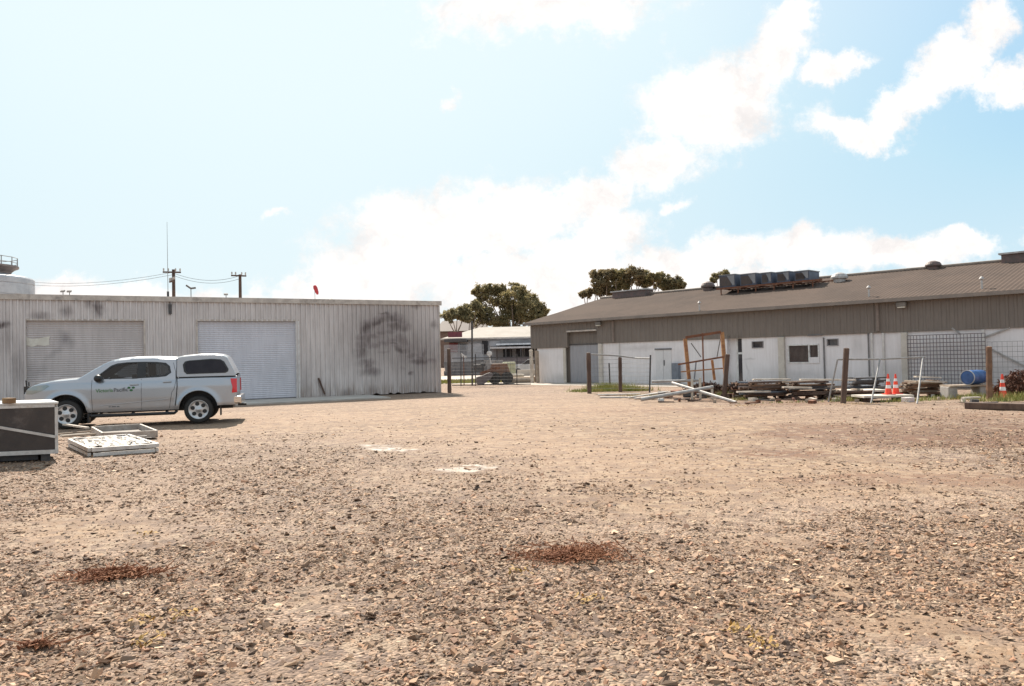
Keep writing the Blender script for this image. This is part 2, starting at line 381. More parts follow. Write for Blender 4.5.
# dried leaf and twig heaps
LEAF = mat('dead_leaves', (.20, .075, .035), (.30, .13, .06), 8, .9, bump=0)
def litter(px, py, rx, ry, n, label, hgt=.05, m=LEAF):
    c = G(px, py); mb = MB()
    for k in range(n):
        a = random.uniform(0, 6.28); q = abs(random.gauss(0, .5))*(1+.6*noise.noise(V((math.cos(a)*1.6, math.sin(a)*1.6, px))))
        x, y = c.x+math.cos(a)*q*rx*(.6+.5*random.random()), c.y+math.sin(a)*q*ry
        z = gh(x, y)+random.random()*hgt*max(0, 1-q*.7)+.016
        L = random.uniform(.02, .06); wd = L*random.uniform(.1, .4)
        d = V((random.gauss(0, 1), random.gauss(0, 1), random.gauss(0, .45))).normalized(); e = d.cross(V((random.random()-.5, random.random()-.5, 1))).normalized()
        p = V((x, y, z)); mb.add([p-d*L/2, p+e*wd/2, p+d*L/2, p-e*wd/2+V((0, 0, .004))], [(0, 1, 2, 3)])
    for k in range(n//60):
        a = random.uniform(0, 6.28); q = random.random()
        p = V((c.x+math.cos(a)*q*rx, c.y+math.sin(a)*q*ry, .02)); d = V((random.gauss(0, 1), random.gauss(0, 1), .25)).normalized()
        mb.tube(p, p+d*random.uniform(.08, .25), .004, 5)
    single('leaf_heap', mb, m, label, 'dead leaves', loc=(c.x, c.y, 0))
litter(113, 577, .42, .17, 3000, 'heap of dead brown leaves and twigs on the gravel at lower left', .05)
litter(572, 556, .62, .33, 3800, 'spread of dead brown leaves on the gravel in the middle foreground', .03)
litter(38, 648, .18, .06, 300, 'small scatter of dead brown leaves at the bottom left corner', .025)
UP = V((0, 0, 1))
class Wall:
    """vertical plane through two ground points; n faces the camera"""
    def __init__(s, a, b):
        s.p = V((a.x, a.y, 0)); s.d = (V((b.x, b.y, 0))-s.p).normalized(); s.L = (V((b.x, b.y, 0))-s.p).length
        s.n = V((s.d.y, -s.d.x, 0))
        if s.n.dot(O-s.p) < 0: s.n = -s.n
    def at(s, px, py, off=0):
        q = plane_hit(px, py, s.p+s.n*off, s.n); return (q-s.p).dot(s.d), q.z
    def P(s, t, z, off=0): return s.p+s.d*t+s.n*off+UP*z
    def tz(s, v): q = v-s.p; return V((q.dot(s.d), q.z, 0))
    def box(s, mb, t0, t1, z0, z1, o0, o1): return mb.frame(s.p, s.d, s.n, UP, t0, t1, o0, o1, z0, z1)
    def ribs(s, mb, t0, t1, z0, z1, pitch=.2, depth=.028, off=0, rib=.35):
        f0 = z0 if callable(z0) else (lambda t: z0); f1 = z1 if callable(z1) else (lambda t: z1)
        ts = []; k = math.floor(t0/pitch)
        while k*pitch < t1+pitch:
            a = k*pitch
            ts += [(a, 0), (a+pitch*(1-rib)*.85, 0), (a+pitch*(1-rib), depth), (a+pitch*.92, depth)]; k += 1
        def h(t):
            for (a, x), (b, y) in zip(ts, ts[1:]):
                if a <= t <= b: return x+(y-x)*(t-a)/(b-a+1e-9)
            return 0
        tt = [(t0, h(t0))]+[q for q in ts if t0 < q[0] < t1]+[(t1, h(t1))]
        vs = []; 
        for t, o in tt: vs += [s.P(t, f0(t), off+o), s.P(t, f1(t), off+o)]
        return mb.add(vs, [(2*i, 2*i+2, 2*i+3, 2*i+1) for i in range(len(tt)-1)])
    def slats(s, mb, t0, t1, z0, z1, pitch=.09, depth=.02, off=0):
        """horizontal corrugation of a roller door"""
        n = int((z1-z0)/pitch*4); vs = []
        for i in range(n+1):
            z = z0+(z1-z0)*i/n; o = off+depth*(.5+.5*math.sin(2*math.pi*z/pitch)); vs += [s.P(t0, z, o), s.P(t1, z, o)]
        return mb.add(vs, [(2*i, 2*i+1, 2*i+3, 2*i+2) for i in range(n)])

# ------------------------------------------------------------------ corrugated shed at left
S = Wall(G(0, 412), G(440, 392.3)); SH = 4.42
T = lambda px, py: S.at(px, py)
def stained(name, c1, c2, ells, dark, stain_k=1, streak=(1.5, .25, 1), metal=.25, rough=.55, bottom=None):
    m, t, b = newmat(name)
    a = t.n('ShaderNodeAttribute', attribute_name='tz').outputs['Vector']
    mp = t.n('ShaderNodeMapping'); mp.inputs['Scale'].default_value = (4.5, .35, 1); t.l(a, mp.inputs[0])
    c = t.mix(t.ramp(t.noise(mp.outputs[0], 1.6, 6, .7), .35, .7), c1, c2)
    c = t.mix(t.ramp(t.noise(a, .5, 6, .65), .42, .75, 0, .5), c, tuple(x*.72 for x in c1))
    nn = t.n('ShaderNodeTexNoise'); nn.inputs['Scale'].default_value = 2.8; nn.inputs['Detail'].default_value = 5; t.l(a, nn.inputs['Vector'])
    s1 = t.n('ShaderNodeVectorMath', operation='SUBTRACT'); t.l(nn.outputs['Color'], s1.inputs[0]); s1.inputs[1].default_value = (.5, .5, .5)
    s2 = t.n('ShaderNodeVectorMath', operation='SCALE'); s2.inputs['Scale'].default_value = .35; t.l(s1.outputs[0], s2.inputs[0])
    s3 = t.n('ShaderNodeVectorMath', operation='ADD'); t.l(a, s3.inputs[0]); t.l(s2.outputs[0], s3.inputs[1])
    acc = None
    for x, z, rx, rz, an, k in ells:
        e = t.math('MULTIPLY', t.ramp(t.ell(s3.outputs[0], x, z, rx, rz, R(an)), .0, 1.5, 1, 0), k)
        acc = e if acc is None else t.math('MAXIMUM', acc, e)
    if acc is not None:
        brk = t.ramp(t.noise(mp.outputs[0], 2.6, 6, .75), .25, .6, .5, 1)
        f = t.math('MULTIPLY', acc, brk)
        c = t.mix(t.math('MULTIPLY', f, stain_k, True), c, dark)
    if bottom:
        sz = t.n('ShaderNodeSeparateXYZ'); t.l(a, sz.inputs[0])
        c = t.mix(t.math('MULTIPLY', t.ramp(sz.outputs[1], 0, .9, 1, 0), t.ramp(t.noise(mp.outputs[0], 3, 5), .35, .65), True), c, bottom)
    t.l(c, b.inputs['Base Color']); b.inputs['Roughness'].default_value = rough; b.inputs['Metallic'].default_value = metal
    return m
def E(px, py, rx, ry, an, k, W=S, px_m=22.):
    t, z = W.at(px, py); return (t, z, rx/px_m*1.15, ry/px_m, an, k)
shed_el = [E(x_, y_, 10, 9.5, 0, .8) for x_, y_ in [(362,352),(362.5,345),(363,338),(366,331),(371,325.5),(378,321.5),(386,318.5),(394,318),(400,321.5),(404,328)]]+[E(x_, y_, 12, 6, 0, .75) for x_, y_ in ((373, 336), (381, 333), (390, 331), (374, 346), (383, 343), (392, 340), (398, 346), (405, 351), (413, 355), (421, 358), (428, 361), (367, 362), (371, 371))]+[E(378, 322, 17, 5, 25, 1), E(368, 340, 7, 12, 10, .8), E(363, 350, 5, 7, 0, .9), E(392, 318, 15, 7, -20, .9), E(385, 333, 18, 3, 15, .6), E(393, 343, 14, 3, -10, .8), E(384, 352, 14, 3, 5, .6),
           E(399, 350, 10, 5, -40, 1), E(410, 357, 14, 4, -20, .7), E(424, 353, 5, 10, -10, .8), E(431, 362, 10, 5, 10, .6), E(368, 365, 5, 8, 20, .8), E(411, 373, 4, 3, 0, .8), E(403, 368, 7, 3, -20, .5),
           E(415, 305, 6, 5, 0, .6), E(385, 314, 9, 3, 0, .9), E(434, 325, 4, 5, 0, .6), E(98, 308, 4, 8, 0, .9), E(66, 311, 4, 6, 0, .6), E(40, 316, 7, 4, 0, .6), E(2, 325, 6, 4, 0, 1), E(88, 302, 3, 6, 0, .6),
           E(18, 365, 5, 22, 0, .45), E(6, 340, 5, 20, 0, .35), E(348, 395, 6, 6, 0, .7), E(305, 380, 5, 20, 0, .3), E(373, 390, 5, 6, 0, .5), E(384, 333, 40, 40, 0, .6), E(412, 352, 40, 30, -20, .6), E(366, 328, 8, 14, -30, 1), E(395, 326, 14, 8, 0, .9), E(402, 340, 14, 10, -30, .8), E(420, 362, 18, 6, 0, .9), E(170, 303, 4, 5, 0, .5)]
SHEDM = stained('zincalume_sheet', (.66, .62, .605), (.50, .46, .445), shed_el, (.10, .075, .075), bottom=(.33, .27, .235))
DOOR1 = stained('roller_door_old', (.56, .515, .505), (.47, .43, .42), [E(66, 340, 5, 8, 30, .7), E(40, 372, 8, 5, 50, .4), E(32, 372, 5, 9, 0, .4), E(56, 352, 10, 3, 40, .35)], (.17, .15, .16), metal=.1)
DOOR2 = stained('roller_door_white', (.62, .615, .66), (.54, .535, .58), [], (.2, .2, .2), metal=0.0)
TRIM = mat('painted_trim', (.58, .52, .46), (.42, .37, .33), 3, .6, dirt=(.22, .19, .17))
base = S.P(S.L/2, 0)
shed = thing('corrugated_shed', 'long grey corrugated iron shed with two roller doors and a dark smudge', 'shed', base)
d1l, d1t = T(26, 320.5); d1r, _ = T(143.5, 320.5); d2l, d2t = T(197.5, 321.3); d2r, _ = T(295.5, 321.7)
TL = -9.0; TR = S.L
rag = lambda t: .03+.05*noise.noise(V((t*1.3, 0, 0)))+(.06 if t > d2r+2 and noise.noise(V((t*3, 4, 0))) > .12 else 0)
m = MB()
for a, b_, z0, z1 in ((TL, d1l, rag, SH), (d1l, d1r, lambda t: d1t, SH), (d1r, d2l, rag, SH), (d2l, d2r, lambda t: d2t, SH), (d2r, TR, rag, SH)):
    S.ribs(m, a, b_, z0, z1, .215, .05)
part('wall', m, SHEDM, shed, attr=S.tz)
m = MB(); SD = 14
E2 = S.P(TR, 0); m.add([S.P(TR, 0.03, 0), S.P(TR, 0.03, -SD), S.P(TR, SH-.5, -SD), S.P(TR, SH, 0)], [(0, 1, 2, 3)])
m.add([S.P(TL, 0.03, 0), S.P(TL, 0.03, -SD), S.P(TL, SH-.5, -SD), S.P(TL, SH, 0)], [(3, 2, 1, 0)])
m.add([S.P(TL, 0.03, -SD), S.P(TR, 0.03, -SD), S.P(TR, SH-.5, -SD), S.P(TL, SH-.5, -SD)], [(3, 2, 1, 0)])
part('end_wall', m, SHEDM, shed, attr=S.tz)
m = MB(); n = 60
m.add([S.P(TL-.1, SH+.03, .02), S.P(TR+.1, SH+.03, .02), S.P(TR+.1, SH-.5, -SD-.1), S.P(TL-.1, SH-.5, -SD-.1)], [(0, 1, 2, 3)])
part('roof', m, GALV, shed)
m = MB(); S.box(m, TL-.1, TR+.14, SH-.16, SH+.05, .035, .11); S.box(m, TR+.002, TR+.05, 0, SH-.17, -.1, .06)
part('roof_flashing', m, TRIM, shed)
m = MB(); S.slats(m, d1l, d1r, .06, d1t, .085, .018, -.10); o1 = part('roller_door', m, DOOR1, shed, 'dull grey roller door with a pale torn patch', attr=S.tz)
m = MB(); S.box(m, d1l+.02, d1r-.02, .01, .07, -.11, -.06); part('bottom_rail', m, DARK_M, o1)
# pale torn patch, a sheet of peeled film on the door
pa = [S.at(x, y, -.07) for x, y in ((26, 337), (32, 339), (41, 338), (50, 336), (49, 340), (49.5, 345), (44, 346), (38, 345), (32, 347), (26.5, 345))]
m = MB(); m.prism(pa, S.P(0, 0, -.078), S.d, UP, S.n, .004); part('peeled_patch', m, mat('peeled_film', (.72, .69, .62), (.6, .57, .5), 4, .7), o1)
m = MB(); S.slats(m, d2l, d2r, .06, d2t, .085, .018, -.10); o2 = part('roller_door', m, DOOR2, shed, 'clean pale blue white roller door', attr=S.tz)
m = MB(); S.box(m, d2l+.02, d2r-.02, .01, .07, -.11, -.06); part('bottom_rail', m, DARK_M, o2)
m = MB(); S.box(m, d2r, d2r+.15, 0, d2t+.02, -.1, .05); part('door_frame', m, mat('frame_white', (.7, .68, .66)), shed)
m = MB(); S.box(m, d2l-.06, d2r+.15, d2t+.02, d2t+.09, -.1, .045); S.box(m, d1l-.06, d1r+.06, d1t+.0, d1t+.07, -.1, .04); S.box(m, d1l-.06, d1l, 0, d1t, -.1, .035); S.box(m, d1r, d1r+.06, 0, d1t, -.1, .035); S.box(m, d2l-.06, d2l, 0, d2t+.02, -.1, .035)
part('door_frame', m, TRIM, shed)
tq, zq = T(170, 308); m = MB(); m.tube(S.P(tq, zq-.3, .05), S.P(tq, SH-.17, .05), .016); S.box(m, tq-.06, tq+.06, zq-.25, zq+.15, .03, .12); part('cable_box', m, DARK_M, shed)
m = MB(); ta, za = T(318, 378); tb, zb = T(324, 397); m.bar(S.P(ta, za, .08), S.P(tb, .15, .14), .08); 
single('leaning_stake', m, WOOD_D, 'short dark stake leaning against the corrugated shed wall right of the white roller door', 'stake')
# apron
m = MB(); S.box(m, d1l-.5, d2r+3.2, -.1, .05, .05, 3.4)
struct('concrete_apron', m, CONC)
# rooftop bits
def on_roof(px, py, off=-.8): return S.P(S.at(px, py, off)[0], SH-.03, off)
def flood(pxs, label):
    p = on_roof(pxs, 292, -.4); r = thing('floodlight', label, 'floodlight', p, 'floodlights along the shed roof')
    m = MB(); m.tube(p, p+V((0, 0, .24)), .014); part('bracket', m, DARK_M, r)
    q = p+V((0, -.02, .34)); m = MB(); m.box(q-UP*.08, .17, .1, .06, rx=R(35), rz=R(random.uniform(-30, 30))); part('lamp_head', m, mat('lamp_grey', (.3, .27, .25)), r, bevel=.015)
flood(63, 'floodlight at the left of the close pair on the shed roof edge'); flood(69.5, 'floodlight at the right of the close pair on the shed roof edge')
flood(226, 'small floodlight on the shed roof just left of the farther power pole')
p = on_roof(191, 294, -.6); r = thing('roof_lamp', 'twin headed lamp on a thin stalk above the shed roof right of the antenna', 'lamp', p)
m = MB(); m.tube(p, p+V((0, 0, .5)), .018); part('stalk', m, GALV, r)
for s_ in (-1, 1):
    m = MB(); m.bar(p+V((0, 0, .5)), p+V((s_*.2, 0, .5+.12*(s_ < 0)+.02)), .06, .07); part('lamp_head', m, mat('lamp_dark', (.16, .14, .13)), r)
p = on_roof(168, 294, -.6); hgt = D(168, 222, p.y).z-p.z
r = thing('whip_antenna', 'tall thin whip antenna rising from the shed roof', 'antenna', p)
m = MB(); m.tube(p, p+V((0, 0, hgt)), .014, 6, .006); part('mast', m, GALV, r)
m = MB(); m.tube(p, p+V((0, 0, .35)), .05, 8); part('mount', m, DARK_M, r)
p = on_roof(315, 297, -2); r = thing('windsock', 'small red windsock drooping above the shed roof', 'windsock', p)
q = D(314.5, 285.5, p.y); m = MB(); m.tube(V((q.x+.02, p.y, p.z)), q, .012, 6); part('mast', m, GALV, r)
m = MB(); m.lathe(q, V((-.1, 0, -1)) if 0 else V((.12, 0, -.35)), [(.07, 0), (.1, .12), (.08, .35), (.04, .46)], 10); part('sock', m, mat('red_cloth', (.65, .06, .07)), r, smooth=True)
p = on_roof(331, 297, -.7); m = MB(); m.lathe(p, UP, [(.06, 0), (.06, .1), (.14, .12), (.02, .2)], 12); single('roof_vent', m, TRIM, 'little capped vent on the shed roof right of the windsock', 'vent', loc=p)

# ------------------------------------------------------------------ building at right
Bd = Wall(G(538, 382.7), G(1024, 387.6)); TE = Bd.L+16
Q = lambda px, py, o=0: Bd.at(px, py, o)
ZG = Q(780, 308)[1]; ZG = (ZG+Q(1024, 290)[1]+Q(560, 321.4)[1])/3
print('gutter height', ZG, 'len', Bd.L, Q(1024, 290), Q(560, 321.4), 'shed', SH, T(0, 293.5), T(440, 301.6))
t0 = Q(531, 330)[0]
CLAD = stained('brown_cladding', (.195, .165, .14), (.165, .138, .118), [], (.1, .1, .1), metal=0, rough=.6)
WALLW = stained('painted_block', (.78, .755, .76), (.70, .67, .665), [E(750, 359, 6, 1.2, 10, .5, Bd), E(747, 368, 1.2, 7, 20, .4, Bd), E(640, 348, 30, 4, 0, .4, Bd), E(560, 378, 12, 6, 0, .35, Bd), E(700, 376, 30, 8, 0, .4, Bd), E(768, 375, 14, 9, 0, .3, Bd), E(805, 374, 20, 6, 0, .35, Bd), E(858, 345, 6, 14, 0, .4, Bd), E(892, 372, 12, 12, 0, .4, Bd), E(945, 350, 40, 20, 10, .35, Bd), E(1000, 370, 20, 12, 0, .4, Bd)], (.35, .33, .32), metal=0, rough=.75, bottom=(.58, .56, .54))
ROOFM, t, b = newmat('aged_sheet_roof')
a = t.n('ShaderNodeTexCoord').outputs['Object']
c = t.mix(t.ramp(t.noise(a, .35, 6, .7), .35, .65), (.105, .074, .058), (.078, .056, .045))
c = t.mix(t.ramp(t.noise(a, 3, 6, .7), .5, .75, 0, .35), c, (.15, .11, .088)); t.l(c, b.inputs['Base Color']); b.inputs['Roughness'].default_value = .95; b.inputs['Specular IOR Level'].default_value = .2
bld = thing('industrial_building', 'long low brown and white industrial building with a shallow brown roof', 'building', Bd.P(Bd.L/2, 0))
lo_l = Q(545, 348.3)[1]; op0, op1 = Q(568, 350)[0], Q(598, 350)[0]; opz = Q(583, 331.5)[1]
BZ = [(t0, lo_l), (Q(563, 348)[0], lo_l)]
bz = (Q(680, 341)[1]+Q(780, 336.3)[1]+Q(1024, 327.4)[1])/3
print('band', lo_l, bz, Q(680, 341)[1], Q(780, 336.3)[1], Q(1024, 327.4)[1])
bzf = lambda t: Q(680, 341)[1]+(Q(1024, 327.4)[1]-Q(680, 341)[1])*0+ (bz-Q(680, 341)[1])
so0, so1 = Q(563, 350)[0], Q(598, 350)[0]
m = MB(); Bd.ribs(m, t0, so0, lo_l, ZG-.12, .3, .025, .06); Bd.ribs(m, so0, so1, opz, ZG-.12, .3, .025, .06); Bd.ribs(m, so1, TE, bz, ZG-.12, .3, .025, .06)
part('upper_cladding', m, CLAD, bld, attr=Bd.tz)
dr0, dr1, drz = Q(727, 350)[0], Q(742, 350)[0], Q(735, 337.5)[1]
w1a, w1b = Q(787.8, 350)[0], Q(819.3, 350)[0]; w1z0, w1z1 = Q(803, 363.3)[1], Q(803, 344.2)[1]
sw = []
for x0, x1, y0, y1 in ((752, 763.5, 348.3, 341), (827, 838.5, 346, 338.5)):
    a0, z0 = Q(x0, y0); a1, z1 = Q(x1, y1); sw.append((a0, a1, z0, z1))
m = MB()
def wseg(t0_, t1_, z0, z1): Bd.box(m, t0_, t1_, z0, z1, -.2, 0)
wseg(.0, so0+.02, 0, lo_l+.05)
cur = so1
opens = [(dr0, dr1, 0, drz), (sw[0][0], sw[0][1], sw[0][2], sw[0][3]), (w1a, w1b, w1z0, w1z1), (sw[1][0], sw[1][1], sw[1][2], sw[1][3])]
for a0, a1, z0, z1 in opens:
    wseg(cur, a0, 0, bz+.05)
    if z0 > .01: wseg(a0, a1, 0, z0)
    if z1 < bz: wseg(a0, a1, z1, bz+.05)
    cur = a1
wseg(cur, TE, 0, bz+.05)
part('lower_wall', m, WALLW, bld, attr=Bd.tz)
# loading recess
m = MB(); RD = -.24
Bd.box(m, so0-.0, op0, lo_l-.9*0, opz, -.25, .055)
Bd.box(m, so0+.02, op0-.01, 0, lo_l, RD, -.21); Bd.box(m, op1+.01, op1+.1, 0, opz, RD, -.21)
zr = Q(583, 344)[1]
Bd.ribs(m, op0, op1, zr, opz+.2, .3, .02, RD+.02); m2 = MB(); Bd.ribs(m2, op0, op1, 0.02, zr-.05, .25, .02, RD+.06)
part('recess_lining', m, CLAD, bld, attr=Bd.tz)
dd = part('sliding_door', m2, stained('grey_door', (.36, .36, .38), (.31, .31, .33), [], (.1, .1, .1), metal=0), bld, attr=Bd.tz)
m = MB(); Bd.box(m, op0, op1, zr-.05, zr, RD+.02, RD+.12); part('door_rail', m, DARK_M, dd)
m = MB(); Bd.box(m, op0, op1, opz-.0, opz+.09, .09, .12); part('lintel_strip', m, TRIM, bld)
# structural: end wall, rear wall, roof
eave_o = .35
# ridge solved from two sight lines
def ridge():
    best = None
    for k in range(40, 260):
        off = -k*.1
        z1_ = Q(723, 287.6, off)[1]; z2_ = Q(1010, 262.3, off)[1]; z3 = Q(601, 297.7, off)[1]
        tt = Q(601, 297.7, off)[0]
        e = abs(z1_-z2_)+abs(z3-z1_)*.5
        # the gable end should stand near the left end of the wall
        e += abs(tt-t0)*.08
        if best is None or e < best[0]: best = (e, off, (z1_+z2_)/2, tt)
    return best
rb = ridge(); print('ridge', rb)
RO, RZ, RT = rb[1], rb[2], rb[3]
RT = max(t0-.4, RT)
def rp(t, s_, dz=0):   # on the front roof slope, s_ 0 at the gutter, 1 at the ridge
    return Bd.P(t, ZG+.02+(RZ-ZG)*s_+dz, eave_o+(RO-eave_o)*s_)
rn = (rp(1, 0)-rp(0, 0)).cross(rp(0, 1)-rp(0, 0)).normalized(); rn = rn if rn.z > 0 else -rn
def RH(px, py):
    q = plane_hit(px, py, rp(0, 0), rn); return (q-Bd.p).dot(Bd.d), ((q-Bd.p).dot(Bd.n)-eave_o)/(RO-eave_o)
m = MB(); pitch = .19; k0 = int((t0-.3)/pitch); k1 = int(TE/pitch); vs = []
def rtop(t): return 1.0
for k in range(k0*4, k1*4):
    t_ = k*pitch/4; h = .022*(.5+.5*math.cos(k*math.pi/2))
    # left edge rises to the ridge end along a hip
    s1 = min(1, max(0, (t_-(t0-.3))/max(.01, RT-(t0-.3)))) if RT > t0 else 1
    vs += [rp(t_, 0, h), rp(t_, s1, h)]
m.add(vs, [(2*i, 2*i+2, 2*i+3, 2*i+1) for i in range(len(vs)//2-1)])
part('roof', m, ROOFM, bld)
m = MB(); bk = 2*RO-eave_o
if RT > t0: m.add([rp(t0-.3, 0), rp(RT, 1), Bd.P(t0-.3, ZG, bk)], [(0, 1, 2)])
m.add([rp(RT, 1), rp(TE, 1), Bd.P(TE, ZG, bk), Bd.P(t0-.3, ZG, bk)], [(0, 1, 2, 3)])
part('rear_roof', m, ROOFM, bld)
m = MB(); Bd.box(m, t0, t0+.1, 0, ZG-.1, bk+.3, -.25); Bd.box(m, t0, TE, 0, ZG-.1, bk+.2, bk+.35); Bd.box(m, TE-.1, TE, 0, ZG-.1, bk+.4, -.25)
part('rear_wall', m, CLAD, bld, attr=Bd.tz)
m = MB(); Bd.box(m, t0-.3, TE, ZG-.12, ZG+.03, eave_o-.02, eave_o+.12); Bd.box(m, t0-.28, TE, ZG-.119, ZG-.09, .05, eave_o-.025)
part('gutter', m, mat('gutter_brown', (.24, .2, .17), (.19, .16, .14), 2, .5), bld)
m = MB(); m.tube(rp(RT, 1, .05), rp(TE, 1, .05), .09, 8); part('ridge_cap', m, mat('ridge', (.27, .22, .18)), bld)
# downpipes and columns
def pipe(px, y0, y1, r_, mt, lab=None, off=.12):
    t_, za = Q(px, y0, off); zb = Q(px, y1, off)[1]; m = MB(); m.tube(Bd.P(t_, max(.02, zb), off), Bd.P(t_, za, off), r_, 8); part('downpipe', m, mt, bld, lab)
BRP = mat('brown_pipe', (.25, .2, .17)); WHP = mat('white_pipe', (.66, .64, .61), (.55, .53, .5), 3, .5); DKP = mat('dark_pipe', (.2, .19, .19))
pipe(613, 321, 342, .07, BRP); pipe(877, 301, 331, .08, BRP)
pipe(823.5, 337.5, 384, .035, DKP, off=.05); pipe(868, 333, 384, .03, DKP, off=.05); pipe(871.5, 333, 384, .05, WHP, off=.06); pipe(883, 333, 384, .05, WHP, off=.06); pipe(619, 343, 384, .03, WHP, off=.05)
def column(px, w_, mt, y1=343):
    t_ = Q(px, 350)[0]; m = MB(); Bd.box(m, t_-w_/2, t_+w_/2, 0, bz-.02, .003, .16); part('wall_column', m, mt, bld)
CC = mat('cream_column', (.60, .56, .50), (.5, .46, .4), 2, .7)
column(601.5, .22, CC); column(782.5, .3, CC); column(905.5, .24, CC)
m = MB(); t_ = Q(565.5, 360)[0]; Bd.box(m, t_-.12, t_+.08, 0, lo_l-.02, .003, .08); part('wall_column', m, CC, bld)
t_ = Q(984, 350)[0]; m = MB(); Bd.box(m, t_-.05, t_+.05, 0, bz-.02, .003, .08); part('wall_column', m, WHP, bld)
# steel roof brace on the wall at right
for xa, ya, xb, yb in ((985, 337, 1010, 327.8), (985, 346, 1024, 366), (952, 328, 960, 334)):
    a_, z_ = Q(xa, ya, .05); b2, z2 = Q(xb, yb, .05); m = MB(); m.bar(Bd.P(a_, z_, .05), Bd.P(b2, z2, .05), .05, .06); part('wall_brace', m, mat('brace_grey', (.42, .4, .38)), bld)
# window assemblies
GLD, t, b = newmat('dark_window_glass'); b.inputs['Base Color'].default_value = (.05, .05, .055, 1); b.inputs['Roughness'].default_value = .12
mp = t.n('ShaderNodeTexCoord').outputs['Object']; t.l(t.mix(t.ramp(t.noise(mp, 1.5, 4), .4, .65), (.045, .04, .045), (.12, .105, .1)), b.inputs['Base Color'])
def window(a0, a1, z0, z1, mull=(), bars=0, fm=WHITE_M, fw=.06):
    m = MB(); Bd.box(m, a0, a1, z0-.001, z0+fw, -.12, .03); Bd.box(m, a0, a1, z1-fw, z1+.001, -.12, .03)
    for q in (a0, a1-fw, *[a0+(a1-a0)*x-fw/2 for x in mull]): Bd.box(m, q, q+fw, z0+fw, z1-fw, -.12, .028)
    f = part('window', m, fm, bld); m = MB(); Bd.box(m, a0+fw, a1-fw, z0+fw, z1-fw, -.11, -.09); part('pane', m, GLD, f)
    if bars:
        m = MB()
        for k in range(1, bars): q = a0+(a1-a0)*k/bars; Bd.box(m, q-.011, q+.011, z0+fw, z1-fw, -.06, -.04)
        part('security_bars', m, mat('bar_brown', (.2, .15, .13)), f)
window(w1a, w1b, w1z0, w1z1, mull=(.68,), bars=26)
for s_ in sw: window(*s_, fm=mat('frame_grey', (.32, .3, .3)), fw=.035)
m = MB(); q0 = w1a+(w1b-w1a)*.70; Bd.box(m, q0, w1b, w1z0, w1z0+.28, -.08, .035); part('window_infill', m, WALLW, bld, attr=Bd.tz)
# doorway
m = MB(); Bd.box(m, dr0-.05, dr0, 0, drz, -1.2, -.21); Bd.box(m, dr1, dr1+.05, 0, drz, -1.2, -.21); Bd.box(m, dr0, dr1, drz, drz+.05, -1.2, -.21); dm_ = dr0+(dr1-dr0)*.45; Bd.box(m, dr0, dm_, 0, drz, -.36, -.28)
part('door_recess', m, WALLW, bld, attr=Bd.tz)
m = MB(); Bd.box(m, dm_, dr1, drz-.06, drz, -.36, -.28); Bd.box(m, dm_, dr1, drz-.85, drz-.75, -.36, -.28); Bd.box(m, dm_, dm_+.08, 0, drz-.06, -.36, -.28); Bd.box(m, dr1-.06, dr1, 0, drz-.06, -.36, -.28)
do = part('door', m, WHITE_M, bld); m = MB(); Bd.box(m, dm_+.08, dr1-.06, .0, drz-.07, -.34, -.31); part('pane', m, GLD, do)
m = MB(); Bd.box(m, dr0-.05, dr1+.05, drz, drz+.1, .003, .06); part('lintel_strip', m, CC, bld)
# flush white double door and its dark head
a0 = Q(656, 360)[0]; a1 = Q(671.5, 360)[0]; z1 = Q(664, 350)[1]
m = MB(); am = (a0+a1)/2; Bd.box(m, a0, am-.01, .05, z1, .003, .035); Bd.box(m, am+.01, a1, .05, z1, .003, .035); do = part('door', m, mat('door_white', (.68, .67, .67), (.62, .61, .61)), bld, 'white double door')
m = MB(); Bd.box(m, a0-.03, a1+.03, z1+.01, z1+.09, .003, .07); part('door_head', m, DKP, do)
m = MB(); Bd.box(m, am+.04, am+.08, 1.0, 1.3, .036, .07); part('handle', m, DARK_M, do)
t_ = Q(677.5, 370)[0]; m = MB(); Bd.box(m, t_-.2, t_+.2, .1, Q(677.5, 363)[1], .003, .25); part('meter_cabinet', m, BLUEGREY, bld)
# wall lights
def wl(px, py, lab):
    t_, z_ = Q(px, py, .2); m = MB(); Bd.box(m, t_-.02, t_+.02, z_+.05, z_+.12, .09, .2); Bd.box(m, t_-.2, t_+.2, z_-.1, z_+.1, .2, .36); o = part('flood_lamp', m, mat('lamp_body', (.2, .18, .16)), bld, lab, bevel=.02)
    m = MB(); Bd.box(m, t_-.15, t_+.15, z_-.14, z_-.1, .22, .34); part('lens', m, mat('lens', (.8, .76, .65)), o)
wl(599, 323.5, None); wl(902, 304.5, None)
# conduit high on the wall at 815
m = MB(); a0, z0 = Q(808, 335.5, .05); a1 = Q(823, 335.5, .05)[0]; m.tube(Bd.P(a0, z0, .11), Bd.P(a1, z0, .11), .03); part('conduit', m, DKP, bld)

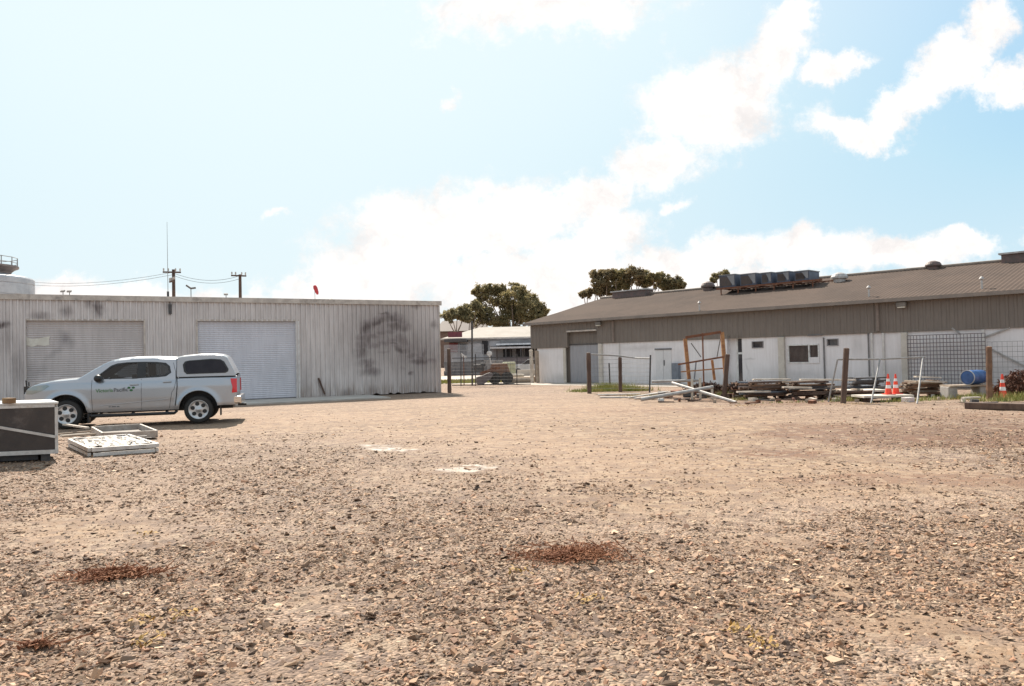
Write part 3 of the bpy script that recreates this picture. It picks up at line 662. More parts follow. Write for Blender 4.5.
# roof-mounted units
ACB = mat('unit_brown', (.085, .06, .05), (.06, .045, .04), 5, .6); ACL = mat('unit_grey', (.26, .25, .25), (.2, .2, .21), 3, .5); ACBL = mat('unit_blue', (.09, .105, .15), (.07, .08, .11), 3, .5)
ua, us = RH(722, 294.5); ub, us2 = RH(812, 287.5); us = (us+us2)/2
ud = 1.25
fr = thing('roof_platform', 'rusty steel platform under the row of cooling units on the brown roof', 'platform', rp((ua+ub)/2, us))
m = MB(); pz = .35
def ro(t, s_m, dz): # frame on the roof, s_m metres up-slope horizontally
    p_ = rp(t, us); return p_-Bd.n*s_m+UP*dz
for sm_ in (0, ud+.1): m.bar(ro(ua-.3, sm_, pz), ro(ub+.5, sm_, pz), .1, .1)
part('beam', m, RUST, fr)
for k in range(6):
    q = ua+(ub-ua)*k/5
    m = MB(); m.bar(ro(q, 0, -.05), ro(q, 0, pz-.051), .06); m.bar(ro(q, ud+.1, .1), ro(q, ud+.1, pz-.051), .06); m.bar(ro(q, .051, pz), ro(q, ud+.049, pz), .06); part('leg', m, RUST, fr)
xs_ = [(719, 738.5), (740, 759.5), (761, 775), (776.5, 793), (794.5, 812.5)]
labs = ['cooling unit at the left end of the row on the roof', 'second cooling unit from the left of the row on the roof', 'narrow cooling unit in the middle of the row on the roof', 'second cooling unit from the right of the row on the roof', 'cooling unit at the right end of the row on the roof, beside the bare slope']
fo = Bd.n*0
for (x0, x1), lab in zip(xs_, labs):
    off = eave_o+(RO-eave_o)*us
    a0 = Q(x0, 290, off)[0]+.03; a1 = Q(x1-2.5, 290, off)[0]-.03
    ztop = Q((x0+x1)/2, 275.2-(x0-719)*.052, off)[1]; zb = ro(a0, 0, pz).z+.055
    r = thing('cooling_unit', lab, 'cooling unit', ro((a0+a1)/2, ud/2, pz+.05), 'cooling units on the roof')
    B0 = ro(0, 0, 0); o_ = V((B0.x, B0.y, 0))
    m = MB(); m.frame(o_, Bd.d, -Bd.n, UP, a0, a1, 0, ud, zb, ztop); part('casing', m, ACBL, r, bevel=.02)
    m = MB()
    for k in range(9):
        z_ = zb+.1+(ztop-zb-.2)*k/8; m.frame(o_, Bd.d, -Bd.n, UP, a0+.06, a1-.25, -.03, -.003, z_-.03, z_+.03)
    part('louvres', m, ACB, r)
    m = MB(); hh_ = ztop-zb
    m.prism([(a0+(a1-a0)*.5, ztop-.02), (a1-.03, ztop-.02), (a1-.03, zb+.1), (a0+(a1-a0)*.85, zb+.1)], o_+Bd.n*.032, Bd.d, UP, Bd.n, .02) ; part('highlight_panel', m, ACL, r)  # triangular highlight on the unit front, put in as a paler grey piece
    m = MB(); m.frame(o_, Bd.d, -Bd.n, UP, a0-.02, a1+.02, -.04, ud+.04, ztop+.001, ztop+.05); part('lid', m, ACL, r)
def dome(px, py, w_, h_, lab, m_, up=1.0):
    t_, s_ = RH(px, py); s_ = min(s_, .98); p = rp(t_, s_, .02); m = MB()
    m.lathe(p, UP, [(w_*.35, -.1), (w_*.35, h_*.25), (w_*.5, h_*.3), (w_*.5, h_*.5), (w_*.4, h_*.8), (w_*.15, h_)], 20); single('roof_ventilator', m, m_, lab, 'roof vent', loc=p, smooth=False)
GM = mat('vent_grey', (.5, .48, .46), (.36, .33, .31), 5, .5); DMm = mat('vent_dark', (.16, .1, .09), (.1, .08, .07), 5, .6)
dome(839.5, 281.5, .85, .45, 'pale rounded roof vent right of the cooling units', GM)
dome(708, 290, .85, .5, 'dark domed vent on the ridge left of the cooling units', DMm); dome(934, 268.5, .75, .38, 'dark domed vent on the ridge at right', DMm)
for px, py, wd, lab in ((634, 295.5, 2.8, 'low box vent on the ridge in front of the tree row'), (1022, 261.5, 1.6, 'dark box vent on the ridge at the right edge')):
    t_, s_ = RH(px, py); p = rp(t_, .99, 0); r = thing('ridge_vent', lab, 'roof vent', p, 'box vents on the ridge')
    m = MB(); m.frame(p, Bd.d, Bd.n, UP, -wd/2, wd/2, -.4, .4, -.15, .32); part('vent_body', m, DMm, r)
    m = MB(); m.frame(p, Bd.d, Bd.n, UP, -wd/2-.1, wd/2+.1, -.5, .5, .321, .4); part('vent_cap', m, GM, r)
for px, py, lab in ((699.5, 311, 'thin flue pipe low on the roof left of the cooling units'), (869, 297, 'thin flue pipe low on the roof above the brown downpipe'), (982, 289, 'thin flue pipe low on the roof near its right end')):
    t_, s_ = RH(px, py); p = rp(t_, s_); r = thing('flue_pipe', lab, 'flue', p, 'flue pipes on the roof')
    m = MB(); m.tube(p-UP*.1, p+UP*.4, .04, 8); part('pipe', m, GM, r); m = MB(); m.lathe(p+UP*.4, UP, [(.1, 0), (.1, .03), (.02, .12)], 10); part('cowl', m, GM, r)
# footpath between yard and building
m = MB(); a_ = G(446, 389.5); b_ = G(600, 391); 
Bd.box(m, -6, 16, -.1, .012, .02, 3.0)
struct('path', m, PAVE)
# ------------------------------------------------------------------ utility vehicle with canopy
CS = 1.04; YAW = R(16)
fw = V((-math.cos(YAW), -math.sin(YAW), 0)); nr = V((math.sin(YAW), -math.cos(YAW), 0))
rw = D(198.5, 410, 20.95); SR = .98+3.1; SF = .98
CP = V((rw.x, rw.y, 0))-nr*.93*CS+fw*SR*CS     # nose centre on the ground
def C(s, y, z): return CP-fw*(s*CS)+nr*(y*CS)+UP*(z*CS)
car = thing('utility_vehicle', 'silver dual cab utility with a white canopy parked before the corrugated shed', 'ute', C(2.5, 0, 0))
PAINT, t, b = newmat('silver_paint'); b.inputs['Base Color'].default_value = (.36, .39, .44, 1); b.inputs['Metallic'].default_value = .75; b.inputs['Roughness'].default_value = .3
b.inputs['Coat Weight'].default_value = .6; b.inputs['Coat Roughness'].default_value = .08
cc_ = t.n('ShaderNodeTexCoord').outputs['Object']; sz = t.n('ShaderNodeSeparateXYZ'); t.l(cc_, sz.inputs[0])
dst = t.math('MULTIPLY', t.ramp(sz.outputs[2], .25, .95, 1, 0), t.ramp(t.noise(cc_, 2.5, 6), .3, .7), True)
t.l(t.mix(t.math('MULTIPLY', dst, .55), (.37, .395, .43), (.45, .36, .28)), b.inputs['Base Color'])
t.l(t.math('ADD', .3, t.math('MULTIPLY', dst, .4)), b.inputs['Roughness'])
CANW, t, b = newmat('canopy_paint'); b.inputs['Base Color'].default_value = (.40, .41, .43, 1); b.inputs['Roughness'].default_value = .3; b.inputs['Coat Weight'].default_value = .5
ALLOY = mat('alloy', (.62, .62, .63), (.5, .5, .5), 6, .3, .6, bump=0)
BLK = mat('black_trim', (.015, .015, .016), (.022, .02, .02), 6, .5)
def interp(tab, x):
    for (a, b), (c, d) in zip(tab, tab[1:]):
        if x <= c: return b+(d-b)*max(0, (x-a))/(c-a)
    return tab[-1][1]
TOP = [(0, .95), (.05, 1.03), (.15, 1.09), (.35, 1.16), (.7, 1.225), (1.0, 1.245), (1.24, 1.265), (1.4, 1.37), (1.6, 1.50), (1.8, 1.625), (1.96, 1.70), (2.15, 1.745), (2.5, 1.775), (3.0, 1.775), (3.42, 1.75), (3.54, 1.74)]
CTOP = [(3.54, 1.755), (3.7, 1.79), (4.1, 1.825), (4.50, 1.82), (4.70, 1.79), (4.79, 1.74), (4.87, 1.58), (4.95, 1.42), (5.01, 1.27)]
ARC = .475; WZ = .375
def zbot(s):
    z = .33 if s < .5 else (.40 if s < SR else .47)
    if 2.8 < s < SR: z = .40
    for c in (SF, SR):
        q = ARC**2-(s-c)**2
        if q > 0: z = max(z, WZ+.02+math.sqrt(q))
    return z
def wd(s, z, can=False):
    w_ = .925
    if z < .55: w_ -= .07*((.55-z)/.22)**2
    if z < .72 and 1.5 < s < 3.5: w_ -= .012*math.sin((z-.40)/.32*math.pi)
    if 1.15 < z: w_ -= (.24 if can else .40)*(z-1.15)+.02
    elif z > 1.0: w_ -= .02*((z-1.0)/.15)
    if can: w_ += 0
    if s < .75: w_ -= .27*((.75-s)/.75)**2.2
    if s > 4.7: w_ -= .06*((s-4.7)/.4)**2
    for c in (SF, SR):
        d_ = math.hypot(s-c, z-WZ)
        if d_ < .62: w_ += .022*math.exp(-((d_-.49)/.07)**2)
    return w_
def inpoly(p, x, y):
    r_ = False
    for (a, b), (c, d) in zip(p, p[1:]+p[:1]):
        if (b > y) != (d > y) and x < (c-a)*(y-b)/(d-b)+a: r_ = not r_
    return r_
WIN = {'front': [(1.62, 1.235), (1.66, 1.30), (1.98, 1.575), (2.12, 1.63), (2.36, 1.655), (2.66, 1.66), (2.66, 1.235)],
       'rear': [(2.76, 1.24), (2.76, 1.66), (3.05, 1.65), (3.28, 1.62), (3.38, 1.53), (3.42, 1.36), (3.30, 1.27), (3.1, 1.25)]}
CWIN = [(3.80, 1.31), (3.73, 1.38), (3.70, 1.56), (3.75, 1.64), (3.85, 1.665), (4.40, 1.70), (4.63, 1.68), (4.72, 1.62), (4.83, 1.42), (4.82, 1.36), (4.75, 1.32)]
def scale_poly(p, k):
    cx_ = sum(a for a, b in p)/len(p); cy_ = sum(b for a, b in p)/len(p); return [(cx_+(a-cx_)*k, cy_+(b-cy_)*k) for a, b in p]
def inset(p, d):
    cx_ = sum(a for a, b in p)/len(p); cy_ = sum(b for a, b in p)/len(p); o = []
    for a, b in p:
        L = math.hypot(a-cx_, b-cy_); o.append((a-(a-cx_)/L*d, b-(b-cy_)/L*d))
    return o
body, canopy, glassf = MB(), MB(), MB(); FD = {1: MB(), -1: MB()}; RDR = {1: MB(), -1: MB()}; CUR = [1]
def side(sgn, s0, s1, tab, z0f, target, holes, can=False):
    n = int((s1-s0)/.02)+1; nz_ = 30; rr = .06
    ring = []
    for i in range(n+1):
        s = s0+(s1-s0)*i/n; zt = interp(tab, s); zb = min(z0f(s), zt-.02); row = []
        for k in range(nz_+1):
            u = k/nz_; z = zb+(zt-zb)*u; w_ = wd(s, z, can)
            q = z-(zt-rr)
            if q > 0: w_ -= rr*(1-math.sqrt(max(0, 1-(q/rr)**2)))
            row.append((s, w_, z))
        ring.append(row)
    for i in range(n):
        for k in range(nz_):
            c4 = [ring[i][k], ring[i+1][k], ring[i+1][k+1], ring[i][k+1]]
            sc_, zc_ = sum(p[0] for p in c4)/4, sum(p[2] for p in c4)/4
            if any(inpoly(h, sc_, zc_) for h in holes): continue
            mb = target(sc_, zc_)
            mb.add([C(p[0], p[1]*sgn, p[2]) for p in c4], [(0, 1, 2, 3)])
    return [(r[-1]) for r in ring]
def tgt(s, z):
    if 1.57 < s < 2.715: return FD[CUR[0]] if z < 1.70 and not (s < 1.75 and z > interp([(1.57, 1.25), (1.75, 1.40)], s)) else body
    if 2.715 < s < 3.50 and z < 1.70 and math.hypot(s-SR, z-WZ) > .58: return RDR[CUR[0]]
    return body
H1 = [inset(WIN['front'], .03), inset(WIN['rear'], .03)]
for sgn in (1, -1):
    CUR[0] = sgn
    top = side(sgn, 0, 3.54, TOP, zbot, tgt, H1)
    side(sgn, 3.54, 5.02, [(3.54, 1.235), (5.02, 1.235)], zbot, lambda s, z: body, [])
    ctop = side(sgn, 3.56, 5.01, CTOP, lambda s: 1.242, lambda s, z: canopy, [inset(CWIN, .03)], True)
# tops
def strip(tops, mb_of, crown=.035):
    for (a, b) in zip(tops, tops[1:]):
        for k in range(10):
            u0, u1 = -1+2*k/10, -1+2*(k+1)/10
            P_ = lambda p, u: C(p[0], p[1]*u, p[2]+crown*(1-u*u))
            mb_of(a[0], u0, u1).add([P_(a, u0), P_(b, u0), P_(b, u1), P_(a, u1)], [(0, 1, 2, 3)])
strip(top, lambda s, u0, u1: glassf if 1.27 < s < 1.93 and -.95 < u0 and u1 < .95 else body)
strip(ctop, lambda s, u0, u1: canopy, .03)
# nose, tail, cab rear
for z0, z1 in ((.33, .55), (.55, .8), (.8, .95)):
    body.add([C(0, -wd(0, z0), z0), C(0, wd(0, z0), z0), C(0, wd(0, z1), z1), C(0, -wd(0, z1), z1)], [(0, 1, 2, 3)])
for z0, z1 in ((.47, .8), (.8, 1.235)):
    body.add([C(5.02, -wd(5.02, z0), z0), C(5.02, wd(5.02, z0), z0), C(5.02, wd(5.02, z1), z1), C(5.02, -wd(5.02, z1), z1)], [(3, 2, 1, 0)])
wt_ = wd(3.54, 1.7)
body.add([C(3.54, -.9, 1.2), C(3.54, .9, 1.2), C(3.54, wt_, 1.74), C(3.54, -wt_, 1.74)], [(0, 1, 2, 3)])
canopy.add([C(3.56, -.88, 1.242), C(3.56, .88, 1.242), C(3.56, wd(3.56, 1.75, True)-.04, 1.75), C(3.56, -wd(3.56, 1.75, True)+.04, 1.75)], [(3, 2, 1, 0)])
def weld(o):
    import bmesh
    bm = bmesh.new(); bm.from_mesh(o.data); bmesh.ops.remove_doubles(bm, verts=bm.verts, dist=.0005); bmesh.ops.recalc_face_normals(bm, faces=bm.faces); bm.to_mesh(o.data); bm.free()
    return o
bo = weld(part('body', body, PAINT, car, smooth=True))
FDO = {s: weld(part('front_door', FD[s], PAINT, car, smooth=True)) for s in (1, -1)}; RDO = {s: weld(part('rear_door', RDR[s], PAINT, car, smooth=True)) for s in (1, -1)}; fdo = FDO[1]
co = weld(part('canopy', canopy, CANW, car, smooth=True))
GLASS, t, b = newmat('tinted_glass'); tr = t.n('ShaderNodeBsdfTransparent'); tr.inputs[0].default_value = (.28, .31, .33, 1); gl = t.n('ShaderNodeBsdfGlossy'); gl.inputs['Roughness'].default_value = .03
lw = t.n('ShaderNodeFresnel'); lw.inputs[0].default_value = 1.5; mx = t.n('ShaderNodeMixShader'); t.l(lw.outputs[0], mx.inputs[0]); t.l(tr.outputs[0], mx.inputs[1]); t.l(gl.outputs[0], mx.inputs[2])
out = [n for n in GLASS.node_tree.nodes if n.type == 'OUTPUT_MATERIAL'][0]; t.l(mx.outputs[0], out.inputs[0])
GD = mat('dark_tint_glass', (.014, .010, .014), (.022, .018, .022), 3, .22, bump=0); GD.node_tree.nodes['Principled BSDF'].inputs['Specular IOR Level'].default_value = .3
weld(part('windscreen', glassf, GLASS, car, smooth=True))
def patch(poly, off, sgn=1, can=False):
    mb = MB(); n = len(poly); cx_ = sum(a for a, b in poly)/n; cz_ = sum(b for a, b in poly)/n
    def pt(a, b): return C(a, (wd(a, b, can)+off)*sgn, b)
    pp = []
    for (a, b), (c, d) in zip(poly, poly[1:]+poly[:1]): pp += [(a+(c-a)*k/4, b+(d-b)*k/4) for k in range(4)]
    n = len(pp); K = 6; vs = []
    for k in range(K): vs += [pt(cx_+(a-cx_)*(1-k/K), cz_+(b-cz_)*(1-k/K)) for a, b in pp]
    vs.append(pt(cx_, cz_)); fs = [(k*n+i, k*n+(i+1) % n, (k+1)*n+(i+1) % n, (k+1)*n+i) for k in range(K-1) for i in range(n)]+[((K-1)*n+i, (K-1)*n+(i+1) % n, K*n) for i in range(n)]
    mb.add(vs, fs); return mb
def ringp(poly, d, off, sgn=1, can=False, th=.008):
    mb = MB(); q = inset(poly, d); n = len(poly)
    vs = [C(a, (wd(a, b, can)+off)*sgn, b) for a, b in poly]+[C(a, (wd(a, b, can)+off)*sgn, b) for a, b in q]+[C(a, (wd(a, b, can)+off-th)*sgn, b) for a, b in q]
    fs = []
    for i in range(n):
        j = (i+1) % n; fs += [(i, j, n+j, n+i), (n+i, n+j, 2*n+j, 2*n+i)]
    mb.add(vs, fs); return mb
for sgn in (1, -1):
    for nm, dd_ in (('front', FDO[sgn]), ('rear', RDO[sgn])):
        part('window', patch(WIN[nm], -.006, sgn), GLASS, dd_); part('window_seal', ringp(WIN[nm], .055, .004, sgn), BLK, dd_)
    part('canopy_window', patch(CWIN, .0, sgn, True), GD, co); part('window_seal', ringp(CWIN, .05, .008, sgn, True), BLK, co)
    m = MB(); P1 = [(2.66, 1.235), (2.66, 1.66), (2.76, 1.66), (2.76, 1.24)]; m = patch(P1, .005, sgn); part('pillar_trim', m, BLK, car)
    # panel gaps
    def gap(pts, r_=.0045, off=.001):
        g = MB(); full = []
        for (a, b), (c, d) in zip(pts, pts[1:]):
            for k in range(6): full.append((a+(c-a)*k/6, b+(d-b)*k/6))
        full.append(pts[-1]); g.path([C(a, (wd(a, b)+off)*sgn, b) for a, b in full], r_*CS, 5); return g
    part('panel_gap', gap([(1.57, 1.22), (1.56, .9), (1.58, .45), (1.62, .42)]), BLK, car)
    part('panel_gap', gap([(2.715, 1.22), (2.715, .42)]), BLK, car)
    part('panel_gap', gap([(3.46, 1.62), (3.52, 1.4), (3.54, 1.15), (3.50, .95), (3.44, .85), (3.40, .62), (3.38, .45)], .005), BLK, car)
    part('panel_gap', gap([(3.545, 1.72), (3.56, 1.3), (3.57, 1.0), (3.55, .75), (3.52, .5)], .013, .0), BLK, car)
    m = MB(); m.path([C(s_/20, (wd(s_/20, 1.238)+.004)*sgn, 1.238) for s_ in range(72, 100)], .012, 5); part('canopy_seal', m, BLK, co)
    m = MB(); m.path([C(1.75+k*.16, (wd(1.75+k*.16, .56+k*.012)+.003)*sgn, .56+k*.012) for k in range(11)], .009, 6); part('side_moulding', m, PAINT, car)
    # handles, mirror
    for s_, z_, d_ in ((2.56, 1.07, FDO[sgn]), (3.34, 1.12, RDO[sgn])):
        m = MB(); y_ = (wd(s_, z_)+.03)*sgn; m.bar(C(s_-.11, y_, z_), C(s_+.09, y_, z_+.01), .035, .035); m.bar(C(s_-.09, y_-.03*sgn, z_), C(s_-.09, y_, z_), .03); m.bar(C(s_+.07, y_-.03*sgn, z_), C(s_+.07, y_, z_), .03); part('handle', m, WHITE_M if 0 else PAINT, d_, bevel=.008)
        m = MB(); m.box(C(s_, (wd(s_, z_)+.002)*sgn, z_-.0), .01, .01, .01); 
    m = MB(); m.lathe(C(1.73, (.97)*sgn, 1.26), nr*sgn, [(.04, -.08), (.09, -.04), (.098, .05), (.07, .11), (.03, .13)], 14); m.bar(C(1.68, .86*sgn, 1.2), C(1.70, .97*sgn, 1.22), .06, .05); part('wing_mirror', m, BLK, car, smooth=True)
    # step, wheels, wells
    m = MB(); m.tube(C(1.55, .93*sgn, .31), C(3.50, .93*sgn, .31), .045, 10); m.tube(C(1.5, .86*sgn, .36), C(1.55, .93*sgn, .31), .035, 8); m.tube(C(3.55, .86*sgn, .36), C(3.50, .93*sgn, .31), .035, 8)
    for q in (1.75, 2.5, 3.3): m.bar(C(q, .7*sgn, .36), C(q, .93*sgn, .33), .05)
    part('side_step', m, BLK, car)
    for c_ in (SF, SR):
        m = MB(); vs = []; N = 18
        for k in range(N+1):
            a = math.pi*k/N; 
            s_, z_ = c_+math.cos(a)*(ARC-.002), WZ+.02+math.sin(a)*(ARC-.002)
            vs += [C(s_, (wd(s_, z_)-.01)*sgn, z_), C(s_, .5*sgn, z_)]
        m.add(vs, [(2*i, 2*i+1, 2*i+3, 2*i+2) for i in range(N)])
        m.add([vs[2*i+1] for i in range(N+1)], [tuple(range(N+1))]); part('wheel_arch_liner', m, BLK, car)
        m = MB(); m.path([C(c_+math.cos(math.pi*k/20)*(ARC+.012), (wd(c_+math.cos(math.pi*k/20)*(ARC+.012), WZ+.02+math.sin(math.pi*k/20)*(ARC+.012))+.0)*sgn, WZ+.02+math.sin(math.pi*k/20)*(ARC+.012)) for k in range(1, 20)], .018, 6); part('arch_flare', m, PAINT, car)
        wc = C(c_, .80*sgn, WZ); ax = nr*sgn
        m = MB(); m.lathe(wc, ax, [(.255, -.12), (.33, -.125), (.362, -.10), (.375, -.06), (.377, .05), (.364, .095), (.335, .115), (.285, .12), (.255, .11)], 40, caps=False)
        for k in range(44):
            a = 2*math.pi*k/44; 
        wh = part('wheel', m, RUBBER, car, smooth=True)
        m = MB(); m.lathe(wc, ax, [(.258, .105), (.262, .112), (.245, .108), (.232, .085), (.20, .075), (.10, .088), (.06, .092), (.055, .105), (.0, .108)], 40, caps=False)
        part('rim', m, ALLOY, wh, smooth=True); 
        m = MB(); xx = fw; 
        for k in range(6):
            a = 2*math.pi*k/6+.3; pc = wc+ax*.080+(xx*math.cos(a)+UP*math.sin(a))*.158; m.lathe(pc, ax, [(.056, -.01), (.056, .0075), (.050, .011), (.0, .011)], 14)
        part('rim_opening', m, BLK, wh)
m = MB(); m.frame(C(0, 0, 0), -fw, nr, UP, .3*CS, 4.9*CS, -.45*CS, .45*CS, .36*CS, .52*CS); m.frame(C(0, 0, 0), -fw, nr, UP, 1.45*CS, 3.6*CS, -.86*CS, .86*CS, .405*CS, .47*CS); part('chassis', m, BLK, car)
m = MB()
for s_, y_ in ((2.35, .4), (2.35, -.4), (3.15, 0)):
    ww = .26 if y_ else .66
    m.frame(C(0, 0, 0), -fw, nr, UP, (s_-.3)*CS, (s_+.2)*CS, (y_-ww)*CS, (y_+ww)*CS, .5*CS, .85*CS); m.frame(C(0, 0, 0), -fw, nr, UP, (s_+.1)*CS, (s_+.28)*CS, (y_-ww*.95)*CS, (y_+ww*.95)*CS, .8*CS, 1.33*CS)
for s_, y_ in ((2.42, .4), (2.42, -.4), (3.3, .4), (3.3, -.4)): m.frame(C(0, 0, 0), -fw, nr, UP, (s_+.12)*CS, (s_+.22)*CS, (y_-.13)*CS, (y_+.13)*CS, 1.36*CS, 1.52*CS)
part('seats', m, mat('seat_cloth', (.05, .05, .055)), car, bevel=.03)
m = MB(); m.frame(C(0, 0, 0), -fw, nr, UP, 1.4*CS, 1.7*CS, -.78*CS, .78*CS, .9*CS, 1.22*CS); part('dashboard', m, BLK, car)
# lamps and bumpers
TL_, t, b = newmat('red_lens'); b.inputs['Base Color'].default_value = (.62, .01, .02, 1); b.inputs['Roughness'].default_value = .15; b.inputs['Coat Weight'].default_value = .5
HL, t, b = newmat('lamp_lens'); b.inputs['Base Color'].default_value = (.30, .33, .32, 1); b.inputs['Roughness'].default_value = .12; b.inputs['Metallic'].default_value = .3
CHR = mat('chrome', (.75, .72, .68), (.6, .58, .55), 5, .15, 1, bump=0)
for sgn in (1, -1):
    m = MB(); pl = [(4.88, 1.17), (5.035, 1.16), (5.04, .80), (4.91, .79), (4.93, .95), (4.90, 1.05)]; vs = []
    for off in (.004, -.1):
        for a, b_ in pl: vs.append(C(a, (wd(a, b_)+off+.022)*sgn, b_))
    n = 6; m.add(vs, [tuple(range(6))[::-1], tuple(range(6, 12))]+[(i, (i+1) % n, n+(i+1) % n, n+i) for i in range(n)]); tl = part('tail_light', m, TL_, car)
    m = patch([(.03, .90), (.04, 1.0), (.25, 1.11), (.55, 1.13), (.62, 1.10), (.45, .98), (.2, .90)], .006, sgn); part('headlight', m, HL, car)
m = MB(); m.frame(C(0, 0, 0), -fw, nr, UP, 4.9*CS, 5.14*CS, -.90*CS, .90*CS, .50*CS, .70*CS); part('rear_bumper', m, CHR, car, bevel=.03)
m = MB(); m.frame(C(0, 0, 0), -fw, nr, UP, 5.0*CS, 5.22*CS, -.05*CS, .05*CS, .40*CS, .46*CS); part('tow_bar', m, BLK, car)
m = MB(); m.frame(C(0, 0, 0), -fw, nr, UP, -.05*CS, .08*CS, -.62*CS, .62*CS, .36*CS, .55*CS); m.frame(C(0, 0, 0), -fw, nr, UP, -.02*CS, .03*CS, -.5*CS, .5*CS, .62*CS, .92*CS); part('grille', m, BLK, car)
m = MB(); m.tube(C(.02, .55, .95), C(.0, .55, 1.25), .02, 6); m.tube(C(.02, .35, .95), C(.0, .35, 1.2), .015, 6); m.box(C(0.0, .45, 1.0), .14, .1, .2); part('bull_light', m, BLK, car)
m = MB(); m.frame(C(0, 0, 0), -fw, nr, UP, 1.46*CS, 1.50*CS, .72*CS, .90*CS, .13*CS, .38*CS); part('mud_flap', m, BLK, car); m = MB(); m.frame(C(0, 0, 0), -fw, nr, UP, 4.6*CS, 4.63*CS, .62*CS, .84*CS, .2*CS, .45*CS); part('mud_flap', m, BLK, car)
# lettering on the front door
def text_mb(txt, size, s0, z0, off, slope=0, thick=.002, ls=1.0):
    c_ = bpy.data.curves.new('t', 'FONT'); c_.body = txt; c_.size = size; c_.extrude = 0; c_.offset = .0025; c_.space_character = ls
    o = bpy.data.objects.new('t', c_); col.objects.link(o); bpy.context.view_layer.update()
    me = bpy.data.meshes.new_from_object(o.evaluated_get(bpy.context.evaluated_depsgraph_get()))
    mb = MB(); W_ = max(v.co.x for v in me.vertices)
    mb.add([C(s0+v.co.x, wd(s0+v.co.x, z0+v.co.y)+off, z0+v.co.y+slope*v.co.x) for v in me.vertices], [tuple(p.vertices) for p in me.polygons])
    bpy.data.objects.remove(o); return mb, W_
GRN = mat('green_vinyl', (.10, .22, .10), (.09, .2, .09), 3, .5, bump=0); GRY = mat('grey_vinyl', (.10, .11, .12), (.09, .1, .11), 3, .5, bump=0)
mb, W_ = text_mb('Victoria', .125, 1.66, .90, .006, .03); part('lettering', mb, GRN, fdo)
mb, W2 = text_mb('Pacific', .135, 1.66+W_+.01, .905, .006, .03); part('lettering', mb, GRY, fdo)
m = MB()
for dx, dz, r_ in ((2.43, 1.0, .035), (2.53, 1.0, .035), (2.48, .935, .038)):
    n = 10; m.add([C(dx+math.cos(2*math.pi*k/n)*r_*1.1, wd(dx, dz)+.006, dz+math.sin(2*math.pi*k/n)*r_*.8) for k in range(n)], [tuple(range(n))])
part('logo', m, mat('dark_green_vinyl', (.03, .14, .05), rough=.5, bump=0), fdo)
m = MB()
for a, b_ in ((1.95, 2.0), (2.02, 2.12), (2.14, 2.2)): m.add([C(a, wd(a, .50)+.004, .515), C(b_, wd(b_, .50)+.004, .517), C(b_, wd(b_, .53)+.004, .54), C(a, wd(a, .53)+.004, .538)], [(0, 1, 2, 3)])
part('small_badge', m, GRY, fdo)
# ------------------------------------------------------------------ yard, left: metal crate and frames
ALU = mat('aluminium', (.62, .61, .58), (.48, .46, .44), 6, .4, .4, dirt=(.35, .28, .22))
c0 = G(58.5, 461); fx = V((-.975, -.22, 0)).normalized(); fy = V((-.585, .81, 0)).normalized()
hz = D(58, 404, c0.y).z
crate = thing('metal_crate', 'large brown sided metal crate with a pale frame at the left edge', 'crate', c0)
PANEL = mat('brown_panel', (.06, .046, .04), (.04, .032, .03), 2.5, .4, .1, dirt=(.12, .1, .09))
LX, LY = 2.4, 1.35; zb = .13
m = MB(); m.frame(c0, fx, fy, UP, .03, LX-.03, .02, .03, zb+.05, hz-.05); m.frame(c0, fx, fy, UP, .02, .03, .03, LY-.03, zb+.05, hz-.05); m.frame(c0, fx, fy, UP, .03, LX-.03, LY-.03, LY-.02, zb+.05, hz-.05)
part('side_panel', m, PANEL, crate)
m = MB()
for a in (0, LX-.05):
    for b_ in (0, LY-.05): m.frame(c0, fx, fy, UP, a, a+.05, b_, b_+.05, zb, hz-.051)
for z_ in (zb, hz-.05):
    h_ = .05 if z_ > .3 else .07
    for b_ in (0, LY-.05): m.frame(c0, fx, fy, UP, .051, LX-.051, b_-.003, b_+.05, z_, z_+h_)
    for a in (0, LX-.05): m.frame(c0, fx, fy, UP, a-.002, a+.05, .051, LY-.051, z_, z_+h_)
part('frame', m, ALU, crate)
m = MB(); m.bar(c0+fx*.04+UP*.42-fy*.012, c0+fx*1.6+UP*.78-fy*.012, .012, .045, up=UP); part('diagonal_brace', m, ALU, crate)
m = MB(); m.frame(c0, fx, fy, UP, -.01, LX+.01, -.01, LY+.01, hz+.001, hz+.04); part('lid', m, mat('crate_lid', (.66, .65, .62), (.55, .54, .52), 3, .4), crate, bevel=.012)
m = MB()
for a in (.12, LX-.3):
    m.frame(c0, fx, fy, UP, a, a+.14, .08, LY-.1, 0, zb-.001)
m.frame(c0, fx, fy, UP, .3, LX-.3, .2, LY-.2, .02, zb-.001)
part('skid', m, DARK_M, crate)
q = D(9, 401, 13.1); q = V((q.x, q.y, hz+.041))
m = MB(); m.box(q+UP*.045, .24, .11, .09, rz=R(-30)); single('timber_offcut', m, mat('fresh_timber', (.28, .17, .07), (.2, .11, .05), 7, .8), 'short brown timber block lying on top of the metal crate', 'timber block', bevel=.006)
def tray(pts, w_, h_, z0, label, mt, name='window_frame', extra=None):
    P = [G(*p) for p in pts]; c = sum(P, V())/4; r = thing(name, label, 'frame', c)
    P = [V((p.x, p.y, z0)) for p in P]
    for a, b_ in zip(P, P[1:]+P[:1]):
        d = (b_-a).normalized(); m = MB(); m.bar(a+d*w_*.5+UP*h_/2, b_-d*w_*.5+UP*h_/2, w_, h_); part('rail', m, mt, r, bevel=.004)
    return r, P
